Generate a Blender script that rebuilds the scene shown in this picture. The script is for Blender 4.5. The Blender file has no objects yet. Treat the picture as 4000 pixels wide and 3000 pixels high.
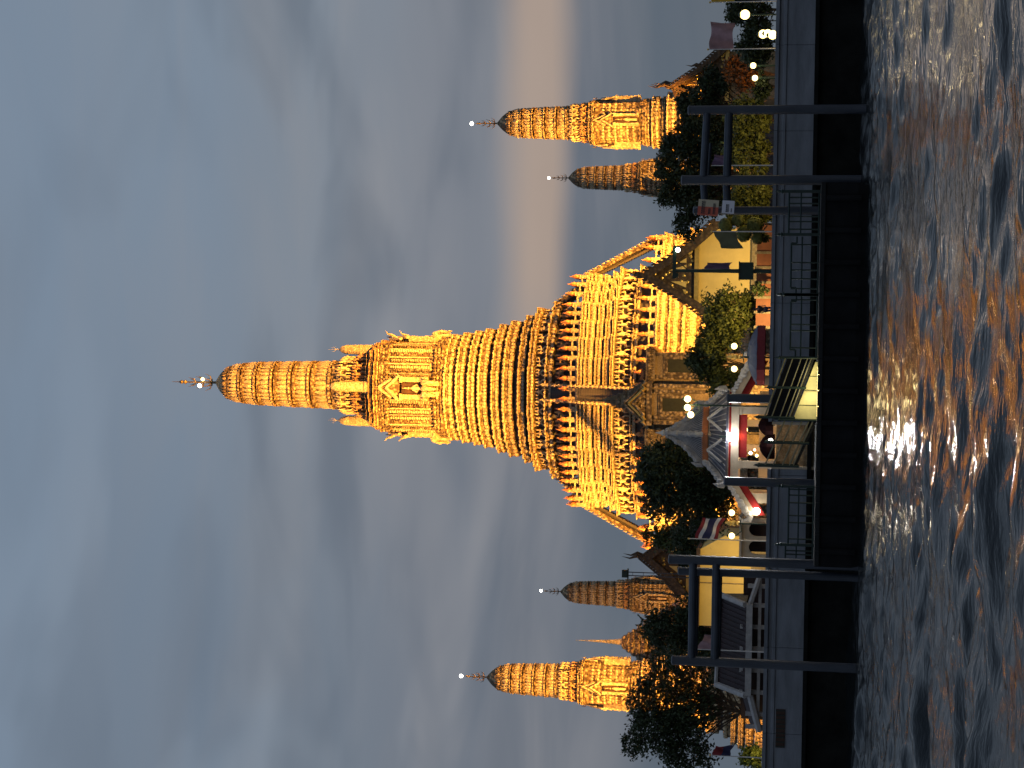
import bpy, math, random
import numpy as np
from mathutils import Vector, Matrix

random.seed(7); rng = np.random.default_rng(7)
SC = bpy.context.scene
COL = SC.collection
rad = math.radians

# ------------------------------------------------------------------ camera
CAM = Vector((0, 0, 4.2)); FPX = 6517.0
PITCH, ROLL = rad(9.4), rad(1.1)
F_ = Vector((0, math.cos(PITCH), math.sin(PITCH)))
U_ = Vector((0, -math.sin(PITCH), math.cos(PITCH)))
R_ = Vector((1, 0, 0))
UC = U_ * math.cos(ROLL) - R_ * math.sin(ROLL)
RC = R_ * math.cos(ROLL) + U_ * math.sin(ROLL)
cam = bpy.data.cameras.new('camera'); camo = bpy.data.objects.new('camera', cam); COL.objects.link(camo)
cam.sensor_fit = 'HORIZONTAL'; cam.sensor_width = 36; cam.lens = FPX / 4000 * 36
cam.clip_start = 0.5; cam.clip_end = 6000
mx, my, mz = -UC, RC, -F_          # the photograph was taken with the phone turned on its side
camo.matrix_world = Matrix(((mx.x, my.x, mz.x, CAM.x), (mx.y, my.y, mz.y, CAM.y), (mx.z, my.z, mz.z, CAM.z), (0, 0, 0, 1)))
SC.camera = camo

# ------------------------------------------------------------------ world
W = bpy.data.worlds.new('World'); SC.world = W; W.use_nodes = True
nt = W.node_tree; nt.nodes.clear()
def wn(t, **k):
    n = nt.nodes.new(t)
    for a, b in k.items(): setattr(n, a, b)
    return n
out = wn('ShaderNodeOutputWorld'); bg = wn('ShaderNodeBackground')
sky = wn('ShaderNodeTexSky', sky_type='NISHITA', sun_disc=False)
sky.sun_elevation = rad(-3.0); sky.sun_rotation = rad(8); sky.dust_density = 2.0; sky.air_density = 1.2
tc = wn('ShaderNodeTexCoord')
sep = wn('ShaderNodeSeparateXYZ'); nt.links.new(tc.outputs['Generated'], sep.inputs[0])
def wnoise(sx, sy, sz, scale, detail, rough, dist=0.0, off=(0, 0, 0)):
    m = wn('ShaderNodeMapping'); m.inputs['Scale'].default_value = (sx, sy, sz); m.inputs['Location'].default_value = off
    nt.links.new(tc.outputs['Generated'], m.inputs[0])
    n = wn('ShaderNodeTexNoise'); n.inputs['Scale'].default_value = scale; n.inputs['Detail'].default_value = detail
    n.inputs['Roughness'].default_value = rough; n.inputs['Distortion'].default_value = dist
    nt.links.new(m.outputs[0], n.inputs['Vector']); return n.outputs['Fac']
def wmath(op, a, b, c=None, clamp=False):
    n = wn('ShaderNodeMath', operation=op, use_clamp=clamp)
    for i, q in enumerate((a, b, c)):
        if q is None: continue
        if isinstance(q, (int, float)): n.inputs[i].default_value = q
        else: nt.links.new(q, n.inputs[i])
    return n.outputs[0]
def wmix(f, a, b):
    n = wn('ShaderNodeMix', data_type='RGBA')
    for s, q in ((n.inputs['Factor'], f), (n.inputs['A'], a), (n.inputs['B'], b)):
        if isinstance(q, (int, float)): s.default_value = q
        elif isinstance(q, tuple): s.default_value = (*q, 1)
        else: nt.links.new(q, s)
    return n.outputs['Result']
def wramp(f, pts, interp='EASE'):
    n = wn('ShaderNodeValToRGB'); r = n.color_ramp; r.interpolation = interp
    while len(r.elements) < len(pts): r.elements.new(0.5)
    for e, (p, c) in zip(r.elements, pts): e.position = p; e.color = (*c, 1) if isinstance(c, tuple) else (c, c, c, 1)
    nt.links.new(f, n.inputs[0]); return n.outputs['Color']
big = wnoise(1, 1, 3.0, 3.4, 2, 0.5, 0.3, (0.3, 0, 0.2))
mid = wnoise(1.0, 1.0, 5.5, 4.2, 4, 0.5, 0.7, (2.3, 0, 0.61))
wob = wmath('MULTIPLY_ADD', wmath('SUBTRACT', big, 0.5), 0.13, sep.outputs['Z'])
skyramp = wramp(wob, [(0.0, (0.110, 0.135, 0.165)), (0.095, (0.118, 0.147, 0.185)), (0.135, (0.150, 0.172, 0.21)),
                      (0.19, (0.225, 0.245, 0.285)), (0.28, (0.225, 0.265, 0.32)), (0.36, (0.215, 0.275, 0.355)), (0.50, (0.20, 0.265, 0.355)), (1.0, (0.15, 0.21, 0.31))])
streak = wramp(mid, [(0.34, 0.0), (0.74, 1.0)])
lowm = wramp(sep.outputs['Z'], [(0.06, 0.25), (0.12, 1.0), (0.24, 1.0), (0.42, 0.25), (1.0, 0.1)])
streakf = wmath('MULTIPLY', wmath('MULTIPLY', streak, lowm), 0.50)
c1 = wmix(streakf, skyramp, (0.305, 0.305, 0.325))
dk = wramp(wnoise(1.0, 1.0, 3.6, 5.5, 3, 0.45, 0.4, (5.1, 1.0, 0.2)), [(0.44, 0.0), (0.70, 1.0)])
c2 = wmix(wmath('MULTIPLY', wmath('MULTIPLY', dk, lowm), 0.6), c1, (0.115, 0.145, 0.19))
# the low band of cloud still catching the afterglow, to the right
azf = wramp(wmath('MULTIPLY_ADD', sep.outputs['X'], 1.6, 0.5), [(0.40, 0.0), (0.62, 1.0)])
glz = wmath('MULTIPLY_ADD', wmath('SUBTRACT', wnoise(1, 1, 2, 2.6, 3, 0.5), 0.5), 0.05, sep.outputs['Z'])
glow = wramp(glz, [(0.120, 0.0), (0.138, 1.0), (0.147, 1.0), (0.176, 0.0)])
cl = wramp(wnoise(1.0, 1.0, 2.4, 4.3, 3, 0.45, 0.3, (1.7, 0.4, 1.9)), [(0.44, 0.0), (0.56, 1.0)])
left = wramp(wmath('MULTIPLY_ADD', sep.outputs['X'], 1.0, 0.5), [(0.25, 1.0), (0.62, 0.12)])
c2 = wmix(wmath('MULTIPLY', wmath('MULTIPLY', cl, left), 0.42), c2, (0.112, 0.145, 0.195))
c3 = wmix(wmath('MULTIPLY', wmath('MULTIPLY', glow, azf), 0.80), c2, (0.47, 0.36, 0.29))
nis = wn('ShaderNodeVectorMath', operation='SCALE'); nis.inputs['Scale'].default_value = 0.05
nt.links.new(sky.outputs[0], nis.inputs[0])
c4 = wmix(0.06, c3, nis.outputs[0])
nt.links.new(c4, bg.inputs['Color']); bg.inputs['Strength'].default_value = 1.0
nt.links.new(bg.outputs[0], out.inputs['Surface'])

# the sun is down behind the temple: a faint, wide, warm rest of it
sl = bpy.data.lights.new('sun', 'SUN'); sl.energy = 0.05; sl.angle = rad(20); sl.color = (1, 0.75, 0.55)
so = bpy.data.objects.new('sun', sl); COL.objects.link(so); so.rotation_euler = (rad(-86), 0, rad(-8))

SC.view_settings.view_transform = 'Standard'; SC.view_settings.look = 'None'
SC.view_settings.exposure = 0.0; SC.view_settings.gamma = 1.0
SC.cycles.use_denoising = True; SC.cycles.max_bounces = 5; SC.cycles.diffuse_bounces = 2; SC.cycles.glossy_bounces = 3
SC.cycles.sample_clamp_indirect = 4.0; SC.cycles.caustics_reflective = False; SC.cycles.caustics_refractive = False

# ------------------------------------------------------------------ helpers
def P(px, py, Y):
    """the point at distance Y whose picture lies at photograph pixel (px, py)"""
    d = F_ - UC * ((px - 2000) / FPX) + RC * ((1500 - py) / FPX)
    return CAM + d * (Y / d.y)
def wide(px, py, half, Y): return abs(P(px, py - half, Y).x - P(px, py, Y).x)

MATS = {}
def mat(name, base, rough=0.6, var=0.25, vscale=2.0, bump=0.0, bscale=8.0, metal=0.0, cells=0.0, cscale=4.0, tint=None, spec=0.5, emit=None, estr=0.0, stretch=(1, 1, 1), subsurf=0):
    m = bpy.data.materials.new(name); m.use_nodes = True; MATS[name] = m
    t = m.node_tree; b = t.nodes['Principled BSDF']; L = t.links.new
    b.inputs['Roughness'].default_value = rough; b.inputs['Metallic'].default_value = metal
    b.inputs['Specular IOR Level'].default_value = spec
    if emit: b.inputs['Emission Color'].default_value = (*emit, 1); b.inputs['Emission Strength'].default_value = estr
    co = t.nodes.new('ShaderNodeTexCoord'); mp = t.nodes.new('ShaderNodeMapping'); mp.inputs['Scale'].default_value = stretch
    L(co.outputs['Object'], mp.inputs[0])
    n = t.nodes.new('ShaderNodeTexNoise'); n.inputs['Scale'].default_value = vscale; n.inputs['Detail'].default_value = 5; n.inputs['Roughness'].default_value = 0.6
    L(mp.outputs[0], n.inputs['Vector'])
    r = t.nodes.new('ShaderNodeValToRGB'); r.color_ramp.elements[0].position = 0.3; r.color_ramp.elements[1].position = 0.7
    lo = tuple(c * (1 - var) for c in base); hi = tuple(min(1, c * (1 + var)) for c in base)
    if tint: lo = tint
    r.color_ramp.elements[0].color = (*lo, 1); r.color_ramp.elements[1].color = (*hi, 1)
    L(n.outputs['Fac'], r.inputs[0]); colr = r.outputs[0]; hgt = None
    if cells:
        v = t.nodes.new('ShaderNodeTexVoronoi'); v.inputs['Scale'].default_value = cscale; L(mp.outputs[0], v.inputs['Vector'])
        r2 = t.nodes.new('ShaderNodeValToRGB'); r2.color_ramp.elements[0].position = 0.15; r2.color_ramp.elements[1].position = 0.62
        r2.color_ramp.elements[0].color = (1, 1, 1, 1); r2.color_ramp.elements[1].color = (1 - cells, (1 - cells) * 0.9, (1 - cells) * 0.75, 1)
        L(v.outputs['Distance'], r2.inputs[0])
        mx_ = t.nodes.new('ShaderNodeMix'); mx_.data_type = 'RGBA'; mx_.blend_type = 'MULTIPLY'; mx_.inputs['Factor'].default_value = 1
        L(colr, mx_.inputs['A']); L(r2.outputs[0], mx_.inputs['B']); colr = mx_.outputs['Result']; hgt = r2.outputs[0]
    L(colr, b.inputs['Base Color'])
    if bump:
        bp = t.nodes.new('ShaderNodeBump'); bp.inputs['Strength'].default_value = bump; bp.inputs['Distance'].default_value = 0.08
        if hgt is None:
            n2 = t.nodes.new('ShaderNodeTexNoise'); n2.inputs['Scale'].default_value = bscale; n2.inputs['Detail'].default_value = 4
            L(mp.outputs[0], n2.inputs['Vector']); hgt = n2.outputs['Fac']
        L(hgt, bp.inputs['Height']); L(bp.outputs[0], b.inputs['Normal'])
    return m

class MB:
    def __init__(s): s.v = []; s.f = []
    def add(s, V, Fs, M=None):
        n = len(s.v)
        if M is not None: V = [tuple(M @ Vector(p)) for p in V]
        s.v.extend([tuple(p) for p in V]); s.f.extend([tuple(i + n for i in q) for q in Fs]); return s
    def box(s, x, y, z, sx, sy, sz, M=None):
        a, b, c = sx / 2, sy / 2, sz / 2
        V = [(x + i * a, y + j * b, z + k * c) for k in (-1, 1) for j in (-1, 1) for i in (-1, 1)]
        return s.add(V, [(0, 2, 3, 1), (4, 5, 7, 6), (0, 1, 5, 4), (2, 6, 7, 3), (0, 4, 6, 2), (1, 3, 7, 5)], M)
    def box2(s, a, b):
        return s.box((a[0] + b[0]) / 2, (a[1] + b[1]) / 2, (a[2] + b[2]) / 2, abs(b[0] - a[0]), abs(b[1] - a[1]), abs(b[2] - a[2]))
    def path(s, pts, rs, n=6, cap=True):
        pts = [Vector(p) for p in pts]; k = len(pts)
        if not isinstance(rs, (list, tuple)): rs = [rs] * k
        V = []; Fs = []
        for i, p in enumerate(pts):
            d = (pts[min(i + 1, k - 1)] - pts[max(i - 1, 0)]).normalized()
            a = d.orthogonal().normalized() if i == 0 else (a - d * a.dot(d)).normalized()
            b = d.cross(a)
            for j in range(n):
                t = 2 * math.pi * j / n; V.append(p + (a * math.cos(t) + b * math.sin(t)) * rs[i])
        for i in range(k - 1):
            for j in range(n): Fs.append((i * n + j, i * n + (j + 1) % n, (i + 1) * n + (j + 1) % n, (i + 1) * n + j))
        if cap: Fs.append(tuple(range(n - 1, -1, -1))); Fs.append(tuple(range((k - 1) * n, k * n)))
        return s.add(V, Fs)
    def lathe(s, prof, n=12, c=(0, 0, 0)):
        V = []; Fs = []
        for r, z in prof:
            for j in range(n):
                t = 2 * math.pi * j / n; V.append((c[0] + r * math.cos(t), c[1] + r * math.sin(t), c[2] + z))
        for i in range(len(prof) - 1):
            for j in range(n): Fs.append((i * n + j, i * n + (j + 1) % n, (i + 1) * n + (j + 1) % n, (i + 1) * n + j))
        Fs.append(tuple(range(n - 1, -1, -1))); Fs.append(tuple(range((len(prof) - 1) * n, len(prof) * n)))
        return s.add(V, Fs)
    def ball(s, c, r, n=8, m=5, sc=(1, 1, 1)):
        prof = [(max(0.02 * r, r * math.sin(math.pi * i / m)), -r * math.cos(math.pi * i / m)) for i in range(m + 1)]
        V0 = len(s.v); s.lathe(prof, n)
        for i in range(V0, len(s.v)):
            p = s.v[i]; s.v[i] = (c[0] + p[0] * sc[0], c[1] + p[1] * sc[1], c[2] + p[2] * sc[2])
        return s
    def loft(s, secs):
        """secs: [(polygon [(x,y)...], z)]"""
        n = len(secs[0][0]); V = [(x, y, z) for poly, z in secs for x, y in poly]; Fs = []
        for i in range(len(secs) - 1):
            for j in range(n): Fs.append((i * n + j, i * n + (j + 1) % n, (i + 1) * n + (j + 1) % n, (i + 1) * n + j))
        Fs.append(tuple(range(n - 1, -1, -1))); Fs.append(tuple(range((len(secs) - 1) * n, len(secs) * n)))
        return s.add(V, Fs)
    def prism(s, poly, y0, y1):
        """polygon in x,z pushed from y0 to y1"""
        n = len(poly); V = [(x, y0, z) for x, z in poly] + [(x, y1, z) for x, z in poly]
        Fs = [tuple(range(n)), tuple(range(2 * n - 1, n - 1, -1))] + [(j, j + n, (j + 1) % n + n, (j + 1) % n) for j in range(n)]
        return s.add(V, Fs)
    def mesh(s, name, m, smooth=False):
        me = bpy.data.meshes.new(name); me.from_pydata(s.v, [], s.f)
        if m is not None: me.materials.append(MATS[m] if isinstance(m, str) else m)
        if smooth: me.polygons.foreach_set('use_smooth', [True] * len(me.polygons))
        me.update(); return me
    def build(s, name, m, parent=None, smooth=False, kind=None):
        o = bpy.data.objects.new(name, s.mesh(name, m, smooth)); COL.objects.link(o)
        if parent is not None: o.parent = parent
        if kind: o['kind'] = kind
        return o
def inst(name, me, parent=None, loc=(0, 0, 0), rz=0.0, sc=1.0):
    o = bpy.data.objects.new(name, me); COL.objects.link(o); o.location = loc; o.rotation_euler = (0, 0, rz)
    o.scale = sc if isinstance(sc, (tuple, list)) else (sc, sc, sc)
    if parent is not None: o.parent = parent
    return o
def tag(o, label, cat, group=None):
    o['label'] = label; o['category'] = cat
    if group: o['group'] = group
    return o
def thing(name, label, cat, loc=(0, 0, 0), rz=0.0, group=None):
    o = bpy.data.objects.new(name, None); COL.objects.link(o); o.location = loc; o.rotation_euler = (0, 0, rz); o.empty_display_size = 0.2
    return tag(o, label, cat, group)
def struct(o): o['kind'] = 'structure'; return o
def copy_tree(o, parent=None, cover=None):
    c = o.copy(); COL.objects.link(c); c.parent = parent
    for ch in [x for x in ALLCH.get(o.name, [])]: copy_tree(ch, c)
    return c
ALLCH = {}
def index_children():
    ALLCH.clear()
    for o in COL.objects:
        if o.parent is not None: ALLCH.setdefault(o.parent.name, []).append(o)

GZ = 4.9            # level of the temple grounds behind the river wall
YM = 211.0          # distance of the great tower
YAW = rad(-2.0)

# ------------------------------------------------------------------ materials
mat('tile_gold', (0.52, 0.40, 0.25), 0.45, 0.30, 1.1, 0.7, cells=0.80, cscale=2.9, tint=(0.27, 0.17, 0.08))
mat('tile_pale', (0.74, 0.64, 0.46), 0.40, 0.28, 1.8, 0.5, cells=0.45, cscale=5.0)
mat('tile_body', (0.46, 0.34, 0.20), 0.55, 0.35, 0.9, 0.7, cells=0.8, cscale=2.6)
mat('figure_stone', (0.66, 0.52, 0.33), 0.5, 0.3, 3.0, 0.3)
mat('figure_red', (0.52, 0.30, 0.14), 0.5, 0.35, 3.0, 0.3)
mat('bud_orange', (0.62, 0.24, 0.08), 0.5, 0.2, 4.0)
mat('niche_dark', (0.06, 0.03, 0.02), 0.8, 0.3)
mat('window_dark', (0.022, 0.025, 0.012), 0.6, 0.3)
mat('shaded_stone', (0.085, 0.075, 0.08), 0.8, 0.4, 1.5, 0.4, 6)  # darkened stone: shade on stairs and recessed cores put into the colour
mat('old_stone', (0.30, 0.235, 0.15), 0.7, 0.35, 1.2, 0.4, cells=0.25, cscale=6.0)
mat('bronze', (0.16, 0.12, 0.07), 0.4, 0.3, 5, metal=0.5)
mat('gilt', (0.62, 0.42, 0.12), 0.35, 0.2, 4, metal=0.6)
mat('plaster_yellow', (0.72, 0.52, 0.19), 0.8, 0.10, 0.7, 0.1, 5)
mat('plaster_white', (0.66, 0.62, 0.58), 0.75, 0.12, 1.5, 0.15, 6)
mat('plaster_cream', (0.60, 0.48, 0.34), 0.75, 0.15, 1.5, 0.15, 6)
mat('red_paint', (0.26, 0.022, 0.02), 0.85, 0.25, 2.0, spec=0.15)
mat('orange_paint', (0.56, 0.17, 0.05), 0.5, 0.2, 2.0)
mat('terracotta', (0.26, 0.085, 0.035), 0.7, 0.2, 1.5)
mat('roof_dark', (0.075, 0.04, 0.03), 0.6, 0.4, 2.5, 0.4, 5)
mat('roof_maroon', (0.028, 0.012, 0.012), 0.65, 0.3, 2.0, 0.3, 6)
mat('ridge_white', (0.36, 0.34, 0.33), 0.75, 0.25, 2.5, 0.2, 6)
mat('cloth_maroon', (0.011, 0.005, 0.006), 1.0, 0.3, 2, spec=0.0)
mat('roof_tile_blue', (0.09, 0.09, 0.115), 0.45, 0.35, 3.0, 0.3, 6)
mat('bargeboard', (0.10, 0.06, 0.03), 0.55, 0.5, 4.0, 0.6, cells=0.5, cscale=3)
mat('wall_concrete', (0.21, 0.22, 0.245), 0.85, 0.28, 0.5, 0.25, 3, stretch=(0.6, 1, 2.2))
mat('wall_algae', (0.012, 0.012, 0.011), 0.9, 0.5, 0.8, 0.3, 4, spec=0.1)
mat('hull_black', (0.010, 0.010, 0.011), 0.8, 0.4, 0.8, 0.1, spec=0.15)
mat('deck_dark', (0.014, 0.014, 0.014), 0.95, 0.4, 1.0, 0.2)
mat('pile_steel', (0.044, 0.052, 0.070), 0.45, 0.30, 0.8, 0.15, 5, stretch=(1, 1, 0.4))
mat('iron_green', (0.012, 0.028, 0.022), 0.5, 0.3, 3)
mat('rail_cream', (0.20, 0.18, 0.11), 0.45, 0.25, 3)
mat('lamp_green', (0.010, 0.030, 0.018), 0.4, 0.3, 3)
mat('canvas', (0.72, 0.66, 0.36), 0.85, 0.12, 1.2, 0.4, 2.0)
mat('ground_paving', (0.16, 0.13, 0.10), 0.85, 0.3, 0.4, 0.1)
mat('bark', (0.07, 0.045, 0.028), 0.9, 0.4, 6, 0.5)
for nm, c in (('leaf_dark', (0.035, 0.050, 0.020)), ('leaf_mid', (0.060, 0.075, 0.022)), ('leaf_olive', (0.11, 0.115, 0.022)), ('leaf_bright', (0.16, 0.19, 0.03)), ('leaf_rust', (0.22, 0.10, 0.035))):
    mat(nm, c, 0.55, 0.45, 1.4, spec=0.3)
mat('cloth_pink', (0.42, 0.25, 0.26), 0.9, 0.25, 1.5)
mat('cloth_purple', (0.17, 0.10, 0.17), 0.9, 0.25, 1.5)
mat('cloth_red', (0.26, 0.03, 0.035), 0.9, 0.2, 1.5)
mat('cloth_white', (0.68, 0.64, 0.62), 0.9, 0.15, 1.5)
mat('cloth_navy', (0.035, 0.035, 0.10), 0.9, 0.25, 1.5)
mat('cloth_blue', (0.055, 0.075, 0.14), 1.0, 0.25, 1.0)
mat('cloth_yellow', (0.75, 0.48, 0.05), 0.9, 0.15, 1.5)
mat('cloth_olive', (0.15, 0.14, 0.075), 0.9, 0.25, 1.5)
mat('cloth_dark', (0.02, 0.018, 0.025), 0.9, 0.3, 3)
mat('skin', (0.22, 0.12, 0.08), 0.6, 0.15, 4)
mat('sign_cream', (0.62, 0.52, 0.36), 0.6, 0.15, 2)
mat('sign_redlit', (0.60, 0.12, 0.07), 0.6, 0.15, 2)  # red light falling on the cream board, put into the colour
mat('sign_white', (0.78, 0.76, 0.82), 0.5, 0.08, 2)
mat('sign_ink', (0.05, 0.045, 0.05), 0.7, 0.2, 2)
def glowmat(name, c, s): return mat(name, (0.8, 0.8, 0.8), 0.4, 0.02, emit=c, estr=s)
glowmat('globe_warm', (1.0, 0.72, 0.25), 4.5)
glowmat('globe_white', (0.88, 0.93, 1.0), 30)
glowmat('bulb_white', (1.0, 0.97, 0.85), 14)
glowmat('bulb_yellow', (1.0, 0.72, 0.22), 9)
glowmat('bulb_red', (1.0, 0.25, 0.14), 5)
glowmat('flood_lens', (1.0, 0.70, 0.30), 8)

def lamp_light(kind, name, parent, loc, energy, color, radius=0.2, aim=None, size=None, blend=0.6):
    l = bpy.data.lights.new(name, kind); l.energy = energy; l.color = color; l.shadow_soft_size = radius
    if kind == 'SPOT': l.spot_size = rad(size); l.spot_blend = blend
    o = bpy.data.objects.new(name, l); COL.objects.link(o); o.location = loc
    if parent is not None: o.parent = parent
    if aim is not None: o.rotation_euler = (Vector(aim) - Vector(loc)).to_track_quat('-Z', 'Y').to_euler()
    return o

# ------------------------------------------------------------------ ground, river, wall
def make_water():
    xs = np.concatenate([[-1500, -300, -90], np.arange(-46, 46.01, 0.17), [90, 300, 1500]])
    ys = np.concatenate([[-300, -60, 0], np.arange(18, 108.6, 0.17)])
    X, Y = np.meshgrid(xs, ys)
    Zw = np.zeros_like(X)
    r = np.random.default_rng(3)
    for i in range(46):
        lam = 0.75 * (12.0 ** (i / 45.0)); k = 2 * math.pi / lam
        th = r.normal(math.pi / 2 + 0.12, 0.62 if lam < 2 else 0.42)
        amp = 0.0092 * lam ** (0.66 if lam < 1.6 else 0.86) * r.uniform(0.6, 1.2)
        ph = r.uniform(0, 6.28); wx = k * math.cos(th); wy = k * math.sin(th)
        arg = wx * X + wy * Y + ph + 0.8 * np.sin(0.09 * X + 0.13 * Y + ph)
        Zw += amp * (np.sin(arg) + 0.22 * np.cos(2 * arg))
    patch = 0.72 + 0.42 * np.sin(0.11 * X + 0.21 * Y + 0.6) * np.sin(0.17 * Y - 0.05 * X + 1.0)
    edge = np.clip((48 - np.abs(X)) / 4, 0, 1) * np.clip((Y - 17) / 3, 0, 1)
    Zw *= patch * edge
    n, m = X.shape
    co = np.stack([X, Y, Zw], -1).reshape(-1, 3)
    idx = np.arange(n * m).reshape(n, m)
    q = np.stack([idx[:-1, :-1], idx[:-1, 1:], idx[1:, 1:], idx[1:, :-1]], -1).reshape(-1, 4)
    me = bpy.data.meshes.new('river'); me.vertices.add(len(co)); me.vertices.foreach_set('co', co.ravel())
    me.loops.add(q.size); me.loops.foreach_set('vertex_index', q.ravel())
    me.polygons.add(len(q)); me.polygons.foreach_set('loop_start', np.arange(0, q.size, 4)); me.polygons.foreach_set('loop_total', np.full(len(q), 4))
    me.polygons.foreach_set('use_smooth', np.ones(len(q), bool)); me.update(); me.validate()
    m_ = bpy.data.materials.new('river_water'); m_.use_nodes = True; t = m_.node_tree; b = t.nodes['Principled BSDF']
    b.inputs['Base Color'].default_value = (0.012, 0.014, 0.015, 1); b.inputs['Roughness'].default_value = 0.06; b.inputs['IOR'].default_value = 1.33
    co_ = t.nodes.new('ShaderNodeTexCoord'); prev = None
    for sc, st, dist in (((1.1, 3.4, 1), 0.60, 0.08), ((3.6, 9.0, 1), 0.60, 0.03)):
        mp = t.nodes.new('ShaderNodeMapping'); mp.inputs['Scale'].default_value = sc; t.links.new(co_.outputs['Object'], mp.inputs[0])
        nz = t.nodes.new('ShaderNodeTexNoise'); nz.inputs['Scale'].default_value = 1.0; nz.inputs['Detail'].default_value = 3; t.links.new(mp.outputs[0], nz.inputs['Vector'])
        bp = t.nodes.new('ShaderNodeBump'); bp.inputs['Strength'].default_value = st; bp.inputs['Distance'].default_value = dist
        t.links.new(nz.outputs['Fac'], bp.inputs['Height'])
        if prev: t.links.new(prev.outputs[0], bp.inputs['Normal'])
        prev = bp
    t.links.new(prev.outputs[0], b.inputs['Normal'])
    me.materials.append(m_); o = bpy.data.objects.new('river', me); COL.objects.link(o); struct(o)
make_water()
WALLY = 106.0; WT = P(3004, 1500, WALLY).z
GX0, GX1 = P(3080, 1834, WALLY).x, P(3080, 1648, WALLY).x      # the landing gate in the wall
gm = MB().box2((-1500, WALLY + 0.6, 0.5), (GX0, WALLY + 5, GZ)); gm.box2((GX1, WALLY + 0.6, 0.5), (1500, WALLY + 5, GZ)); gm.box2((-1500, WALLY + 5.002, 0.5), (1500, 3500, GZ))
gm.build('ground', 'ground_paving')['kind'] = 'structure'

wall = thing('river_wall', 'long grey concrete flood wall above the dark waterline', 'wall', (0, WALLY, 0))
WB = P(3158, 1500, WALLY).z
prof = [(0, WB), (0, WT - 0.75), (-0.07, WT - 0.70), (-0.07, WT - 0.55), (0, WT - 0.50), (0, WT - 0.28), (-0.16, WT - 0.22), (-0.16, WT), (0.5, WT), (0.5, WB)]
def run_profile(prof, x0, x1):
    n = len(prof); V = [(x0, y, z) for y, z in prof] + [(x1, y, z) for y, z in prof]
    return MB().add(V, [tuple(range(n - 1, -1, -1)), tuple(range(n, 2 * n))] + [(j, (j + 1) % n, (j + 1) % n + n, j + n) for j in range(n)])
for k in range(-9, 9):
    for a_, b_ in ((k * 5.4 + .012, min(k * 5.4 + 5.388, GX0)), (max(k * 5.4 + .012, GX1), k * 5.4 + 5.388)):
        a_, b_ = max(a_, k * 5.4 + .012), min(b_, k * 5.4 + 5.388)
        if b_ - a_ > .1: run_profile(prof, a_, b_).build('wall_panel', 'wall_concrete', wall)
gs = thing('landing_steps', 'lit steps rising through the gate in the river wall to the pavilion', 'steps', ((GX0 + GX1) / 2, WALLY, 0)); gw_ = (GX1 - GX0) / 2 - .01
for k in range(8): MB().box2((-gw_, .3 + .42 * k, 1.0), (gw_, .3 + .42 * (k + 1) - .004, 2.6 + (GZ - 2.6) * (k + 1) / 8)).build('step', 'old_stone', gs)
for s_ in (-1, 1): MB().box2((s_ * gw_, .05, 1.0), (s_ * (gw_ - .18), 4.9, GZ + .25)).build('side_wall', 'plaster_cream', gs)
MB().box2((-60, 0.35, -2), (60, 0.9, WB - 0.002)).build('lower_wall', 'wall_algae', wall)
MB().box2((-60, -0.10, WB - 0.25), (60, 0.34, WB - 0.012)).build('ledge', 'wall_algae', wall)
x = P(3045, 2845, WALLY).x; z0 = P(3066, 2845, WALLY).z; z1 = P(3030, 2845, WALLY).z
MB().box2((x - 1.2, -0.06, z0), (x + 1.2, -0.01, z1)).build('grille_recess', 'niche_dark', wall)
for k in range(9): MB().box(x - 1.12 + 0.28 * k, -0.08, (z0 + z1) / 2, 0.05, 0.04, z1 - z0).build('grille_bar', 'iron_green', wall)

# ------------------------------------------------------------------ towers (prangs)
FR_T = ((1, .30), (.93, .30), (.93, .46), (.845, .46), (.845, .60), (.75, .60), (.75, .75))
FR_C = ((1, .27), (.93, .27), (.93, .56), (.84, .56), (.84, .84))
FR_D = ((1, .20), (.975, .20), (.975, .40), (.91, .40), (.91, .56), (.82, .56), (.82, .70), (.72, .70), (.72, .72))
def redent(h, fr):
    q = [(a * h, b * h) for a, b in fr]; c = fr[-1]
    q = q + [(b, a) for a, b in reversed(q[:-1])] if c[0] == c[1] else q + [(b, a) for a, b in reversed(q)]
    pts = []
    for k in range(4):
        for x, y in q:
            for _ in range(k): x, y = -y, x
            pts.append((x, y))
    return pts
def walk(poly, step, back=0.30, inset=0.0):
    """points along the outline, the sides one can see: (x, y, angle, width)"""
    n = len(poly); hm = max(p[0] for p in poly)
    for i in range(n):
        a, b = Vector(poly[i]), Vector(poly[(i + 1) % n]); d = b - a; L = d.length
        if L < 0.08: continue
        nrm = Vector((d.y, -d.x)) / L
        k = max(1, round(L / step))
        for j in range(k):
            p = a + d * ((j + 0.5) / k) - nrm * inset
            if p.y < back * hm and nrm.y < 0.5: yield p.x, p.y, math.atan2(nrm.x, -nrm.y), L / k
PETAL = ([(-.5, 0, 0), (.5, 0, 0), (.46, 0, .55), (0, 0, 1), (-.46, 0, .55), (0, -.35, .42)], [(0, 1, 5), (1, 2, 5), (2, 3, 5), (3, 4, 5), (4, 0, 5)])
FLOWER = ([(.5 * math.cos(k * math.pi / 3), 0, .5 * math.sin(k * math.pi / 3)) for k in range(6)] + [(0, -.42, 0)], [(k, (k + 1) % 6, 6) for k in range(6)])
def orn(mb, tpl, x, y, z, a, w, h, d):
    c, s = math.cos(a), math.sin(a); n = len(mb.v)
    for px, py, pz in tpl[0]:
        X, Y = px * w, py * d; mb.v.append((x + X * c - Y * s, y + X * s + Y * c, z + pz * h))
    if h < 0: mb.f.extend(tuple(i + n for i in reversed(q)) for q in tpl[1])
    else: mb.f.extend(tuple(i + n for i in q) for q in tpl[1])
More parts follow.
